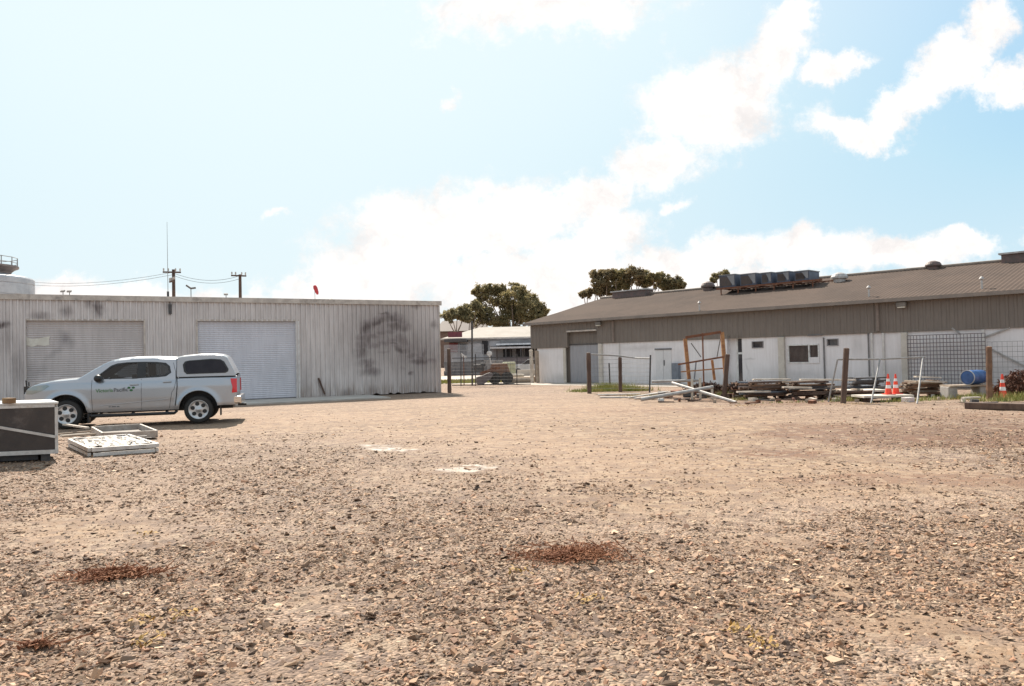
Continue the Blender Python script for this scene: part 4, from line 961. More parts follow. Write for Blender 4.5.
# white frame stack, nearest
WF = mat('white_frame_paint', (.62, .59, .55), (.44, .40, .36), 6, .45, dirt=(.4, .34, .28))
r1, P1 = tray([(69, 447), (128, 442), (158, 452.5), (90, 457.5)], .06, .07, .10, 'white metal frame filled with crumpled sheet, lying on the gravel beside the crate', WF)
for a, b_ in zip(P1, P1[1:]+P1[:1]):
    d = (b_-a).normalized(); m = MB(); m.bar(V((a.x, a.y, .045))+d*.05, V((b_.x, b_.y, .045))-d*.05, .05, .06); part('lower_rail', m, WF, r1)
m = MB(); nu, nv = 26, 20; A_, B_, C_, D_ = P1
for i in range(nu+1):
    for j in range(nv+1):
        u, v_ = .04+.92*i/nu, .05+.9*j/nv; p = (A_*(1-u)+B_*u)*(1-v_)+(D_*(1-u)+C_*u)*v_
        h_ = noise.noise(p*3.1)*.06+noise.noise(p*9)*.045+noise.noise(p*23)*.02
        m.v.append(V((p.x, p.y, .15+h_)))
m.f = [(j+i*(nv+1), j+(i+1)*(nv+1), j+1+(i+1)*(nv+1), j+1+i*(nv+1)) for i in range(nu) for j in range(nv)]; m.m = [0]*len(m.f)
part('crumpled_sheet', m, mat('crumpled_plastic', (.50, .46, .41), (.2, .17, .14), 9, .6, dirt=(.2, .17, .13)), r1)
m = MB()
for k in range(9):
    u = random.random(); p = A_*(1-u)+B_*u; p2 = D_*(1-random.random()*.9)+C_*random.random()*.9
    a = A_*.5+C_*.5+V((random.uniform(-.7, .7), random.uniform(-.35, .3), 0)); d = V((random.gauss(0, 1), random.gauss(0, .6), 0)).normalized()*random.uniform(.2, .5)
    m.bar(V((a.x, a.y, .19+k*.004)), V((a.x+d.x, a.y+d.y, .2+random.uniform(0, .05))), .035, .01)
part('loose_strip', m, WF, r1)
r2, P2 = tray([(92, 434), (140, 431), (157, 438.5), (103, 441)], .05, .16, .02, 'open wooden edged tray lying behind the white frame', mat('tray_wood', (.52, .47, .42), (.36, .3, .25), 5, .7), 'tray')
m = MB(); m.add([V((p.x, p.y, .05)) for p in P2], [(3, 2, 1, 0)]); part('base_board', m, mat('tray_base', (.10, .08, .065)), r2)
for k, (xa, ya, xb, yb) in enumerate(((58, 436, 92, 433), (60, 440, 90, 437.5), (62, 443, 96, 440.5), (64, 432, 88, 436))):
    a = G(xa, ya); b_ = G(xb, yb); z_ = .04+k*.05
    m = MB(); m.bar(a+UP*z_, b_+UP*z_, .07, .04); single('loose_timber', m, WOOD_W if k % 2 else WOOD_L, 'weathered timber length in the loose pile between the crate and the trays', 'timber', group='loose timbers beside the crate')

# ------------------------------------------------------------------ fence posts and frames, right
def zof(px, py, Y): return D(px, py, Y).z
def post(px0, py0, px1, py1, w_, label, mt=WOOD_D, rnd=True, depth=None):
    a = G(px0, py0) if depth is None else D(px0, py0, depth); b_ = D(px1, py1, a.y); a.z = -.05
    m = MB()
    if rnd:
        n = 9; d = b_-a; rr = [(w_*(.5+.06*noise.noise(V((k, px0, 0)))), d.length*k/n) for k in range(n+1)]; m.lathe(a, d, rr+[(w_*.2, d.length+.02)], 9)
    else: m.bar(a, b_, w_)
    return single('fence_post', m, mt, label, 'post', loc=(a.x, a.y, 0)), a, b_
_, pa, pb = post(589.5, 393.5, 588.5, 353, .19, 'left dark timber post of the pipe railed fence panel')
_, pc, pd_ = post(620.5, 392, 620, 357.5, .16, 'shorter dark timber post in the middle of the pipe railed fence panel')
m = MB(); e_ = G(649.5, 392.5); m.tube(e_-UP*.05, D(650.5, 355, e_.y), .035, 8); single('fence_post', m, DARK_M, 'thin steel post at the right end of the pipe railed fence panel', 'post', loc=(e_.x, e_.y, 0))
r_ = thing('wire_fence', 'wire fence with a bent pale top pipe between two timber posts', 'fence', (pc.x, pc.y, 0))
m = MB(); m.path([D(591, 354.3, pa.y), D(605, 355, pa.y), D(620, 356, pc.y+.1), D(635, 358, pc.y), D(650, 358.4, e_.y)], .03, 8); part('top_pipe', m, GALV, r_)
m = MB()
for k in range(8):
    y0 = 360+k*4.1; m.tube(D(590, y0, pa.y), D(620, y0-.5, pc.y), .006, 4); m.tube(D(620, y0-.5, pc.y), D(650, y0-.2, e_.y), .006, 4)
part('wire', m, GALV, r_)
m = MB(); a = D(610, 383, 38); a.z = 0; m.tube(a, D(609, 363, 38), .04, 6); single('dark_stake', m, DARK_M, 'thin dark stake standing behind the wire fence panel', 'stake', loc=a)
post(843, 403, 846.5, 348.5, .17, 'leaning dark timber post standing inside the galvanised pipe frame')
post(989.5, 400.5, 988.8, 347, .17, 'tall brown timber post beside the blue drum', WOOD_B)
post(724, 398, 727.5, 354.5, .17, 'dark timber post at the right end of the orange frame')
# galvanised pipe frame
Yf = 24.0; r_ = thing('pipe_frame', 'galvanised pipe barrier frame with three raked legs on the yard edge', 'barrier', G(872, 403))
m = MB(); m.path([D(837.5, 359.6, Yf), D(845, 359.4, Yf), D(880, 359.2, Yf), D(925, 357, Yf)], .028, 10); part('top_rail', m, GALV, r_)
for xa, ya, xb, yb in ((837.5, 359.6, 828.3, 402), (880, 359.4, 871, 403.5), (923, 357.2, 917, 404)):
    m = MB(); a = D(xa, ya, Yf); b_ = G(xb, yb); m.tube(a, b_, .026, 8); part('leg', m, GALV, r_)
# orange frame
Yo = 29.5; r_ = thing('steel_gate_frame', 'rusty orange steel frame standing askew in front of the white wall', 'steel frame', G(706, 394))
def ob(xa, ya, xb, yb, w_=.11, mt=ORANGE, nm='bar', lab=None, Y=Yo, Y2=None):
    m = MB(); m.bar(D(xa, ya, Y), D(xb, yb, Y2 or Y), w_, w_*.8, up=V((0, 1, 0)) if abs(ya-yb) > abs(xa-xb) else None); return part(nm, m, mt, r_, lab)
zz = G(690, 395).z
ob(685, 338.5, 690.5, 394, .13, nm='upright'); ob(722, 332, 727, 394, .13, nm='upright', Y=Yo-.4, Y2=Yo-.4); ob(685.5, 337.5, 721, 332, .12, RUST, 'top_beam', Y2=Yo-.4)
ob(702.5, 333, 704, 392, .05, RUST, 'mid_upright'); ob(678, 364.5, 724, 356.8, .08, RUST, 'cross_rail', Y=Yo-.3, Y2=Yo-.6); ob(681, 371.8, 723, 368.3, .06, ORANGE, 'cross_rail', Y=Yo-.2, Y2=Yo-.5)
ob(712, 360, 714.5, 380, .09, ORANGE, 'short_strut'); ob(691, 343, 701, 357, .03, DARK_M, 'cable'); ob(696, 362, 694, 382, .05, BLUEGREY, 'prop'); ob(721, 335, 717, 357, .03, DARK_M, 'cable')
# pipe pile
GP = mat('pale_pipe', (.45, .43, .41), (.30, .28, .26), 5, .5, .2)
def loose(name, label, cat, xa, ya, xb, yb, Y0, Y1, w_, h_, mt, group=None, rnd=False):
    a = D(xa, ya, Y0); b_ = D(xb, yb, Y1); m = MB()
    if rnd: m.tube(a, b_, w_/2, 8)
    else: m.bar(a, b_, w_, h_)
    return single(name, m, mt, label, cat, group=group)
loose('steel_pipe', 'longest pale steel pipe sloping up to the right across the pipe pile', 'pipe', 641, 399.5, 713, 387, 25.8, 26.4, .13, .13, GP, None, True)
loose('steel_pipe', 'pale steel pipe sloping down to the right across the pipe pile to the yard', 'pipe', 672, 383, 736, 402.5, 27.5, 24.7, .11, .11, GP, None, True)
loose('steel_pipe', 'short level pale pipe behind the pipe pile at the base of the orange frame', 'pipe', 652, 381.6, 701, 380.2, 29, 29, .10, .1, GP, None, True)
for k, (xa, ya, xb, yb) in enumerate(((598, 394.6, 640, 393.8), (600, 397, 636, 397.3), (628, 397.5, 668, 391.5), (650, 393.5, 690, 390.2), (634, 398.5, 662, 395))):
    Y = 1228/(ya-356); p = G(xa, ya+1).y
    loose('flat_sheet', ['flat pale metal strip at the rear left of the pipe pile', 'pale metal strip lying nearest left on the gravel by the pipe pile', 'wide pale strip under the left ends of the long pipes', 'pale strip lying deeper in the pipe pile beside the long pipe', 'small pale strip at the front of the pipe pile'][k], 'metal strip', xa, ya, xb, yb, p, p-.3, .3, .03, GP)
for k, (x_, y0, y1, lab) in enumerate(((692, 379, 396, 'left short pale stub post in the pipe pile'), (700, 378, 390, 'middle short pale stub post in the pipe pile'), (712, 387, 394, 'right short pale stub post in the pipe pile'))):
    a = D(x_, y1, 26.8); b_ = D(x_, y0, 26.8); a.z = 0; m = MB(); m.tube(a, b_, .045, 7); single('stub_post', m, mat('stub', (.55, .5, .42)), lab, 'post')
random.seed(11)
for k in range(9):
    x_ = 662+k*8+random.uniform(-3, 3); p = G(x_, 397+random.uniform(-2.5, 1.5)); s_ = random.uniform(.14, .3)
    m = MB(); m.box(p+UP*s_*.35, s_*1.6, s_, s_*.7, rz=random.uniform(0, 3), rx=random.uniform(-.2, .2)); single('rubble_block', m, random.choice([WOOD_D, RUST, DARK_M]), 'dark rubble block under the pipe pile', 'block', group='rubble blocks under the pipes', bevel=.02)
m = MB(); p = G(661, 402); m.box(p+UP*.06, .2, .14, .12, rz=.4, rx=.2); single('white_lump', m, WHITE_M, 'small white lump on the ground in front of the pipe pile', 'debris', bevel=.03)
# stacks of planks
def stack(x0, x1, yb, ytop, Yd, mts, label, grp, n_across=4, warp=.04, th=.05, wid=.16, bearer=True):
    Y = Yd; z1 = zof((x0+x1)/2, ytop, Y); L = (x1-x0)/F*Y; xc = D((x0+x1)/2, 360, Y).x; z = .1
    first = True
    if bearer:
        for s_ in (-.35, .35):
            m = MB(); m.box((xc+L*s_, Y+.25, .05), .12, .9, .1); single('bearer_block', m, WOOD_D, 'dark bearer block under the '+grp, 'bearer', group='bearers under the '+grp)
    k = 0
    while z < z1:
        for j in range(n_across):
            if random.random() < .22: continue
            l_ = L*random.uniform(.7, 1.08); dx = random.uniform(-.12, .12)*L; a_ = random.gauss(0, warp)
            m = MB(); c = V((xc+dx, Y+j*(wid+.03)+random.uniform(-.03, .03), z+th/2)); m.box(c, l_, wid, th, rz=a_, ry=random.gauss(0, .006))
            single('plank', m, random.choice(mts), label, 'plank', group=grp)
        z += th+.008
        if k % 3 == 2:
            for s_ in (-.3, .3):
                m = MB(); m.box((xc+L*s_, Y+.3, z+.022), .07, .8, .044); single('spacer_batten', m, random.choice(mts), 'short batten between the layers of the '+grp, 'batten', group='battens in the '+grp)
            z += .05
        k += 1
stack(730, 762, 400, 383, 27.2, [WOOD_B, RUST, WOOD_D], 'dark red brown plank in the stack right of the leaning post', 'red brown plank stack', 3)
stack(745, 792, 402, 381.5, 26.3, [WOOD_D, WOOD_B, WOOD_D, BLUEGREY], 'dark plank in the stack below the wide barred window, left half', 'left dark plank stack', 4)
stack(788, 832, 402, 382.5, 25.6, [WOOD_D, WOOD_B, DARK_M, WOOD_L], 'dark plank in the stack left of the galvanised pipe frame', 'middle dark plank stack', 4)
stack(828, 868, 400, 389.5, 25.2, [WOOD_L, WOOD_D], 'weathered plank in the low stack behind the leaning timber post', 'low plank stack', 3)
stack(852, 884, 390, 377.5, 28.2, [BLUEGREY, DARK_M], 'blue grey board in the stack behind the orange cones', 'blue grey board stack', 3)
stack(908, 944, 398, 382.5, 25.5, [WOOD_B, WOOD_L], 'brown plank in the stack in front of the steel mesh', 'brown plank stack', 4)
PW = WOOD_W
for args, lab in (((753, 379.6, 790, 379.4, 26.4, 26.4), 'long pale plank on top of the left dark stack'), ((800, 379.6, 855, 380, 25.7, 25.6), 'long pale plank on top of the middle dark stack'), ((783, 387.3, 811, 387.8, 25.3, 25.3), 'bright white plank jutting from the front of the dark stacks'),
        ((737, 392.0, 770, 391.4, 26, 26), 'short pale plank low at the left of the dark stacks'), ((915, 376.6, 940, 377.6, 25.7, 25.7), 'topmost pale plank over the brown stack by the steel mesh'), ((919, 381, 943, 382, 25.3, 25.3), 'second pale plank just above the brown stack by the steel mesh')):
    loose('plank', lab, 'plank', *args, .2, .05, PW)
for x0, x1, y_, Y_, lab, dd_ in ((849, 888, 391.5, 25.6, 'left wide white board lying on bearers behind the pipe frame', 1.0), (864, 914, 397.0, 23.6, 'right wide white board lying on bearers behind the pipe frame', .9)):
    a = D(x0, y_, Y_); b_ = D(x1, y_, Y_); m = MB(); m.frame(V((a.x, a.y, a.z)), V((1, 0, 0)), V((0, 1, 0)), UP, 0, b_.x-a.x, 0, dd_, -.03, .03); o = single('wide_board', m, mat('board_white', (.62, .57, .5), (.5, .45, .38), 3, .8), lab, 'board')
    for s_ in (.15, .85):
        m = MB(); m.box((a.x+(b_.x-a.x)*s_, a.y+dd_*.5, (a.z-.032)/2), .12, dd_*.9, a.z-.032); single('bearer_block', m, WOOD_D, 'dark bearer block under the wide white boards', 'bearer', group='bearers under the wide white boards')
# cones
CO = mat('cone_orange', (.80, .075, .03), (.68, .05, .025), 4, .5, bump=0); CW = mat('cone_band', (.78, .76, .74), (.65, .62, .6), 4, .4, bump=0)
def cone(px, yb, yt, Y, label, zbase=None):
    p = D(px, yb, Y); zb_ = p.z if zbase is None else zbase; h = zof(px, yt, Y)-zb_
    r = thing('traffic_cone', label, 'traffic cone', (p.x, p.y, zb_), 'traffic cones'); b0 = V((p.x, p.y, zb_))
    m = MB(); m.box(b0+UP*.02, h*.46, h*.46, .04); part('base', m, CO, r, bevel=.01)
    rad = lambda u: h*(.155*(1-u)+.035*u)
    segs = [(0, .28, CO, 'cone_body'), (.28, .44, CW, 'reflective_band'), (.44, .62, CO, 'cone_body'), (.62, .76, CW, 'reflective_band'), (.76, 1, CO, 'cone_body')]
    for a, b_, mt, nm in segs:
        m = MB(); m.lathe(b0+UP*.04, UP, [(rad(a), a*(h-.04)), (rad(b_), b_*(h-.04))], 16, caps=(b_ == 1)); part(nm, m, mt, r, smooth=False)
cone(888.6, 393.2, 373.8, 24.1, 'left traffic cone of the close pair standing on the white boards', D(890, 397, 23.6).z+.03)
cone(896.0, 393.2, 373.8, 24.35, 'right traffic cone of the close pair standing on the white boards', D(890, 397, 23.6).z+.03)
cone(1003, 399, 374, 24, 'taller traffic cone standing alone right of the timber post', 0.0)
# blue drum on blocks
Yb = 24.6
for k, (x0, x1) in enumerate(((944, 953), (975, 986))):
    a = D(x0, 384, Yb); b_ = D(x1, 384, Yb); m = MB(); zt = zof(960, 384.5, Yb)
    m.frame(V((a.x, Yb-.25, 0)), V((1, 0, 0)), V((0, 1, 0)), UP, 0, b_.x-a.x, 0, .5, 0, zt-.06); single('concrete_block', m, mat('old_block', (.36, .34, .32), (.26, .24, .22), 4, .9, bump=.5), ['left', 'right'][k]+' grey block carrying the shelf under the blue drum', 'block', bevel=.02)
a = D(945, 384, Yb); b_ = D(988, 385, Yb); m = MB(); m.frame(V((a.x, Yb-.3, zt-.058)), V((1, 0, 0)), V((0, 1, 0)), UP, 0, b_.x-a.x, 0, .62, 0, .05); single('shelf_board', m, WOOD_L, 'weathered board bridging two grey blocks under the blue drum', 'board')
BL = mat('blue_plastic', (.045, .11, .29), (.035, .09, .23), 4, .4, bump=.05)
p0 = D(963.5, 376.3, Yb-.2); p0.z = zt+.225+.0; ax = V((.86, .5, 0)).normalized()
dr = thing('blue_drum', 'blue plastic drum lying on its side on a board', 'drum', (p0.x, p0.y, zt)); p0 = p0+V((.12, 0, 0))
m = MB(); m.lathe(p0, ax, [(.19, .0), (.215, .01), (.225, .04), (.225, .24), (.235, .26), (.225, .28), (.225, .52), (.235, .54), (.225, .56), (.225, .78), (.21, .82)], 28); part('barrel', m, BL, dr, smooth=True)
m = MB(); m.lathe(p0, ax, [(.215, -.012), (.232, -.008), (.232, .02), (.215, .024)], 28, caps=False); part('rim_band', m, mat('band_grey', (.5, .5, .52)), dr)
m = MB()
for s_ in (-.1, .1): m.lathe(p0+UP*s_, ax, [(.03, -.018), (.03, .0)], 10)
part('bung', m, BL, dr)
# steel mesh sheets against the wall
def mesh_sheet(x0, x1, yt, yb, off, nx, nz_, r_, label, mt):
    a0, z1 = Q(x0, yt, off); a1, z1b = Q(x1, yt, off); z1 = (z1+z1b)/2; m = MB(); zb_ = .02
    for i in range(nx+1):
        t_ = a0+(a1-a0)*i/nx; m.tube(Bd.P(t_, zb_, off), Bd.P(t_+.0, z1, off), r_, 4)
    for j in range(nz_+1):
        z_ = zb_+(z1-zb_)*j/nz_; m.tube(Bd.P(a0, z_, off+r_*2), Bd.P(a1, z_+.0, off+r_*2), r_, 4)
    single('steel_mesh', m, mt, label, 'mesh sheet', loc=Bd.P((a0+a1)/2, 0, off))
mesh_sheet(907, 985, 334.5, 384, .5, 23, 13, .014, 'dark square steel mesh sheet standing against the white wall', mat('mesh_dark', (.16, .15, .17), (.2, .16, .15), 3, .7))
mesh_sheet(987, 1060, 341, 384, .5, 14, 9, .007, 'thin fine wire mesh sheet right of the tall brown timber post', GALV)
# sleeper, heap
a = G(966, 408.5); b_ = G(1060, 411.5); m = MB(); m.bar(V((a.x, a.y, .08)), V((b_.x, b_.y, .09)), .24, .17); single('timber_sleeper', m, WOOD_D, 'heavy dark timber sleeper lying on the ground at the right edge', 'sleeper', bevel=.02)
a = G(963, 405); m = MB(); m.bar(V((a.x, a.y, .2)), V((a.x+.5, a.y+.05, .2)), .12, .04); single('plank_end', m, WOOD_W, 'short pale plank end at the left tip of the dark sleeper', 'plank')
def heap(px, py, w_, d_, h_, n, label, mt):
    c = G(px, py); m = MB()
    for k in range(n):
        u, v_ = random.uniform(-1, 1), random.uniform(-1, 1)
        if u*u+v_*v_ > 1: continue
        z_ = h_*(1-(u*u+v_*v_))*random.random()**.5; p = V((c.x+u*w_, c.y+v_*d_, z_))
        d = V((random.gauss(0, 1), random.gauss(0, 1), random.gauss(0, .7))).normalized()*random.uniform(.08, .28); e = d.cross(UP+V((.1, .2, 0))).normalized()*random.uniform(.006, .03)
        m.add([p-d/2-e, p+d/2, p-d/2+e+UP*.01], [(0, 1, 2)])
    m.lathe(V((c.x, c.y, 0)), UP, [(min(w_, d_)*.75, 0), (min(w_, d_)*.6, h_*.4), (min(w_, d_)*.3, h_*.68), (.05, h_*.75)], 10)
    return single('brush_heap', m, mt, label, 'brush heap', loc=(c.x, c.y, 0))
heap(1024, 396, 1.0, .8, .85, 6000, 'heap of rusty brown cut brush at the right edge', mat('brush_brown', (.14, .065, .045), (.2, .1, .06), 8, .9, bump=0))
heap(752, 394, 1.5, .5, .5, 5000, 'long low heap of dark red brown rubble timber beside the orange frame', mat('rubble_brown', (.10, .045, .035), (.15, .075, .05), 8, .9, bump=0))
heap(706, 393, 1.1, .5, .42, 3500, 'low dark brown heap under the orange frame behind the pipes', mat('rubble_dark', (.09, .05, .04), (.14, .085, .06), 8, .9, bump=0))
heap(738, 396, .6, .5, .45, 1800, 'low heap of dark twigs between the leaning post and the plank stacks', mat('brush_dark', (.08, .05, .04), (.12, .075, .05), 8, .9, bump=0))
m = MB(); p = G(908, 402); m.box(p+UP*.07, .3, .22, .14, rz=.3); single('white_box', m, mat('box_pale', (.7, .66, .62), (.6, .45, .42), 8), 'small pale box on the ground between the legs of the pipe frame', 'box', bevel=.01)
# grass tufts
GR, t, b = newmat('grass_blades'); tc = t.n('ShaderNodeTexCoord').outputs['Object']; t.l(t.mix(t.ramp(t.noise(tc, 2, 3), .35, .65), (.21, .25, .05), (.36, .31, .11)), b.inputs['Base Color']); b.inputs['Roughness'].default_value = .7
b.inputs['Transmission Weight'].default_value = 0
def grass(spots, label, hmax=.3):
    m = MB()
    for px, py, w_, d_, n, h_ in spots:
        c = G(px, py)
        for k in range(n):
            p = V((c.x+random.gauss(0, w_*.5), c.y+random.gauss(0, d_*.5), 0)); h = h_*random.uniform(.4, 1); a = random.uniform(0, 6.28); e = V((math.cos(a), math.sin(a), 0))*.012
            l_ = V((random.gauss(0, .35), random.gauss(0, .35), 0))*h; m.add([p-e, p+e, p+l_+UP*h], [(0, 1, 2)])
    o = link_mesh('grass', m, GR, V((0, 0, 0))); tag(o, label, 'grass', kind='stuff')
grass([(600, 391.5, 1.0, .5, 900, .22), (611, 390, 1.0, .5, 1400, .42), (632, 391, .8, .4, 1000, .3), (583, 391.5, .7, .4, 400, .15), (734, 397, .7, .4, 500, .3), (742, 400, .5, .3, 120, .14), (930, 400, 1.0, .4, 260, .12), (955, 398, .8, .4, 350, .15), (905, 401.5, .6, .3, 300, .15),
       (1000, 401, .8, .4, 300, .15), (1018, 400, .7, .4, 500, .3), (975, 399, .6, .4, 300, .25), (850, 401, .5, .3, 200, .2), (800, 402.5, 1.5, .2, 120, .1), (640, 396, 1.2, .3, 150, .12)], 'green and yellowing grass tufts among the scrap and fence posts')
YL = mat('yellow_leaf', (.42, .25, .06), (.28, .17, .05), 5, .8, bump=0)
for k, (px, py) in enumerate(((186, 616), (140, 624), (151, 643), (587, 602), (737, 633), (762, 645), (520, 574), (745, 406), (862, 404.5), (148, 536))):
    c = G(px, py); m = MB(); n = 26 if py > 420 else 160; w_ = .05 if py > 420 else .45
    for j in range(n):
        p = V((c.x+random.gauss(0, w_), c.y+random.gauss(0, min(w_, .1)), .012+random.random()*.03)); L = .02; d = V((random.gauss(0, 1), random.gauss(0, 1), .5)).normalized(); e = d.cross(UP).normalized()
        m.add([p-d*L, p+e*L*.5, p+d*L, p-e*L*.5], [(0, 1, 2, 3)])
    single('weed_sprig', m, YL, ['yellow weed sprig beside the lower left leaf heap, larger one', 'small yellow weed sprig left of the larger one at lower left', 'faint yellow weed sprig lowest at the left', 'yellow weed sprig right of the middle leaf spread', 'left yellow weed sprig of the lower right pair', 'right yellow weed sprig of the lower right pair', 'pale yellow sprig just below the middle leaf spread', 'yellow flowering weed strip before the dark plank stacks', 'yellow flowering weed beside the pipe frame', 'tiny yellow sprig above the left leaf heap'][k], 'weed')

# ------------------------------------------------------------------ gap between the buildings
post(449.5, 393, 448.7, 349, .19, 'dark timber gate post at the right corner of the corrugated shed', WOOD_D)
post(538, 383, 537, 351, .22, 'grey timber gate post before the left end of the industrial building', WOOD_L); post(532.5, 383, 531, 350, .24, 'paler timber gate post left of its grey neighbour', WOOD_W)
Yg = 44.0; r_ = thing('wire_gate', 'tall wire mesh gate hung between the shed and the brown building', 'gate', G(492, 386))
for px in (461, 475.5, 517):
    m = MB(); a = D(px, 388, Yg); a.z = .05; m.tube(a, D(px, 354, Yg), .03, 6); part('gate_post', m, DARK_M, r_)
m = MB(); m.tube(D(452, 358.2, Yg), D(531, 357, Yg), .025, 6); m.tube(D(452, 385.5, Yg), D(531, 384, Yg), .025, 6); part('gate_rail', m, DARK_M, r_)
m = MB()
for k in range(56):
    x_ = 452+k*1.42
    m.tube(D(x_, 385, Yg), D(min(531, x_+0), 358.2, Yg), .004, 3)
for k in range(8): m.tube(D(452, 361+k*3.2, Yg), D(531, 360+k*3.2, Yg), .004, 3)
part('wire', m, GALV, r_)
a = D(472.3, 388, 46); a.z = 0; m = MB(); m.tube(a, D(472, 321, 46), .055, 8); single('thin_pole', m, DARK_M, 'thin dark pole standing in the gap between the buildings', 'pole', loc=a)
r_ = thing('small_sign', 'small white tilted sign board on a post behind the wire gate', 'sign', (D(463, 380, 47).x, 47, 0)); a = D(463.5, 356, 47)
m = MB(); m.tube(V((a.x, a.y, 0)), a, .03, 6); part('post', m, RUST, r_); m = MB(); m.box(a, .42, .04, .16, ry=R(38)); part('board', m, WHITE_M, r_)
# road + verge beyond the gate
m = MB(); m.frame(V((-30, 59, 0)), V((1, 0, 0)), V((0, 1, 0)), UP, -20, 45, 0, 14, -.1, .012); struct('road', m, PAVE)
m = MB()
for k in range(9000):
    p = V((random.uniform(-6.5, 4), random.uniform(50.5, 58), 0)); h = random.uniform(.04, .16); e = V((.03, 0, 0)); m.add([p-e, p+e, p+V((random.gauss(0, .03), random.gauss(0, .03), h))], [(0, 1, 2)])
tag(link_mesh('grass', m, GR, V((0, 0, 0))), 'green grass verge beyond the wire gate', 'grass', kind='stuff')
# loader
def PX(px, py, Y): return D(px, py, Y)
Yl = 47.5; r_ = thing('front_loader', 'rusty brown loader with a grey bucket parked behind the wire gate', 'loader', G(492, 384.5))
EX = V((1, 0, 0)); EY = V((0, 1, 0))
BRN = mat('loader_brown', (.24, .13, .08), (.17, .09, .06), 4, .7)
m = MB(); poly = [(477, 384), (476.5, 377), (482, 375.5), (490, 372), (494, 374.5), (490, 379.5), (484, 384)]; pts = [(PX(x, y, Yl).x, PX(x, y, Yl).z) for x, y in poly]
m.prism(pts, V((0, Yl+.6, 0)), EX, UP, -EY, 1.3); part('bucket', m, mat('bucket_grey', (.16, .14, .145), (.12, .1, .1), 5, .6), r_, bevel=.03)
m = MB(); poly = [(489, 372), (491, 364), (507, 363.5), (510, 372), (507, 377), (494, 377)]; pts = [(PX(x, y, Yl).x, PX(x, y, Yl).z) for x, y in poly]
m.prism(pts, V((0, Yl+1.3, 0)), EX, UP, -EY, 1.1); part('body', m, BRN, r_, bevel=.04)
m = MB(); m.bar(PX(480, 374, Yl-.3), PX(500, 367, Yl-.3), .16, .2); m.bar(PX(480, 374, Yl+.9), PX(500, 367, Yl+.9), .16, .2); part('lift_arm', m, RUST, r_)
for px_ in (495, 507):
    for s_ in (-.25, 1.35):
        c = PX(px_, 379.5, Yl); c = V((c.x, Yl+s_, .38)); m = MB(); m.lathe(c-EY*.12, EY, [(.2, 0), (.38, .02), (.38, .22), (.2, .24)], 20); part('wheel', m, RUBBER, r_)
m = MB(); m.box(PX(479, 368, Yl+.5), .65, .6, .42); m.box(PX(483, 364.5, Yl+.5), .3, .5, .2); part('engine_block', m, DARK_M, r_, bevel=.03)
m = MB(); a = PX(489.5, 353.5, Yl+.5); m.lathe(a-EY*.1, -EY, [(.10, 0), (.17, .02), (.17, .1), (.1, .12)], 14); m.tube(a-UP*.1, PX(491, 364, Yl+.5), .04, 6); part('work_lamp', m, WHITE_M, r_)
for k, (x0, y0, x1, y1, Y_, w_, mt, lab) in enumerate(((505, 382.0, 534, 382.4, 48.5, .34, WOOD_L, 'front brown log lying right of the loader'), (512, 379.5, 536, 378.5, 50, .3, mat('log_tan', (.38, .27, .18), (.28, .2, .13), 4), 'tan log lying behind the front log right of the loader'), (506, 375.8, 524, 376.2, 52, .3, WOOD_W, 'pale log at the back of the three by the loader'))):
    m = MB(); a = PX(x0, y0, Y_); b_ = PX(x1, y1, Y_); a.z = max(a.z, w_/2); b_.z = max(b_.z, w_/2); m.lathe(a, b_-a, [(w_*.45, 0), (w_*.5, .3), (w_*.48, (b_-a).length)], 12); single('log', m, mt, lab, 'log')
# tank and kerb blocks
r_ = thing('water_container', 'yellowish white caged water container behind the loader', 'water container', (PX(509, 370, 60).x, 60, 0)); c = PX(509, 366, 60); m = MB(); m.box((c.x, 60, .75), 1.0, 1.0, 1.1); part('tank', m, mat('tank_cream', (.6, .6, .42), (.5, .5, .36)), r_, bevel=.06)
m = MB()
for k in range(6):
    x_ = c.x-.52+k*.208; m.tube((x_, 59.47, .2), (x_, 59.47, 1.32), .012, 4)
for z_ in (.35, .75, 1.15): m.tube((c.x-.54, 59.46, z_), (c.x+.54, 59.46, z_), .012, 4)
m.box((c.x, 60, .1), 1.1, 1.1, .16); part('cage', m, GALV, r_)
for k, (px0, px1, py, hh_) in enumerate(((517, 536, 376, .55), (446, 470, 375.6, .25))):
    a = G(px0, py); b_ = G(px1, py); m = MB(); m.bar(V((a.x, a.y, hh_/2)), V((b_.x, a.y, hh_/2)), .5, hh_); single('barrier_block', m, PAVE, ['pale concrete barrier block at the road beside the brown building', 'low pale concrete kerb block behind the small sign'][k], 'barrier', bevel=.04)
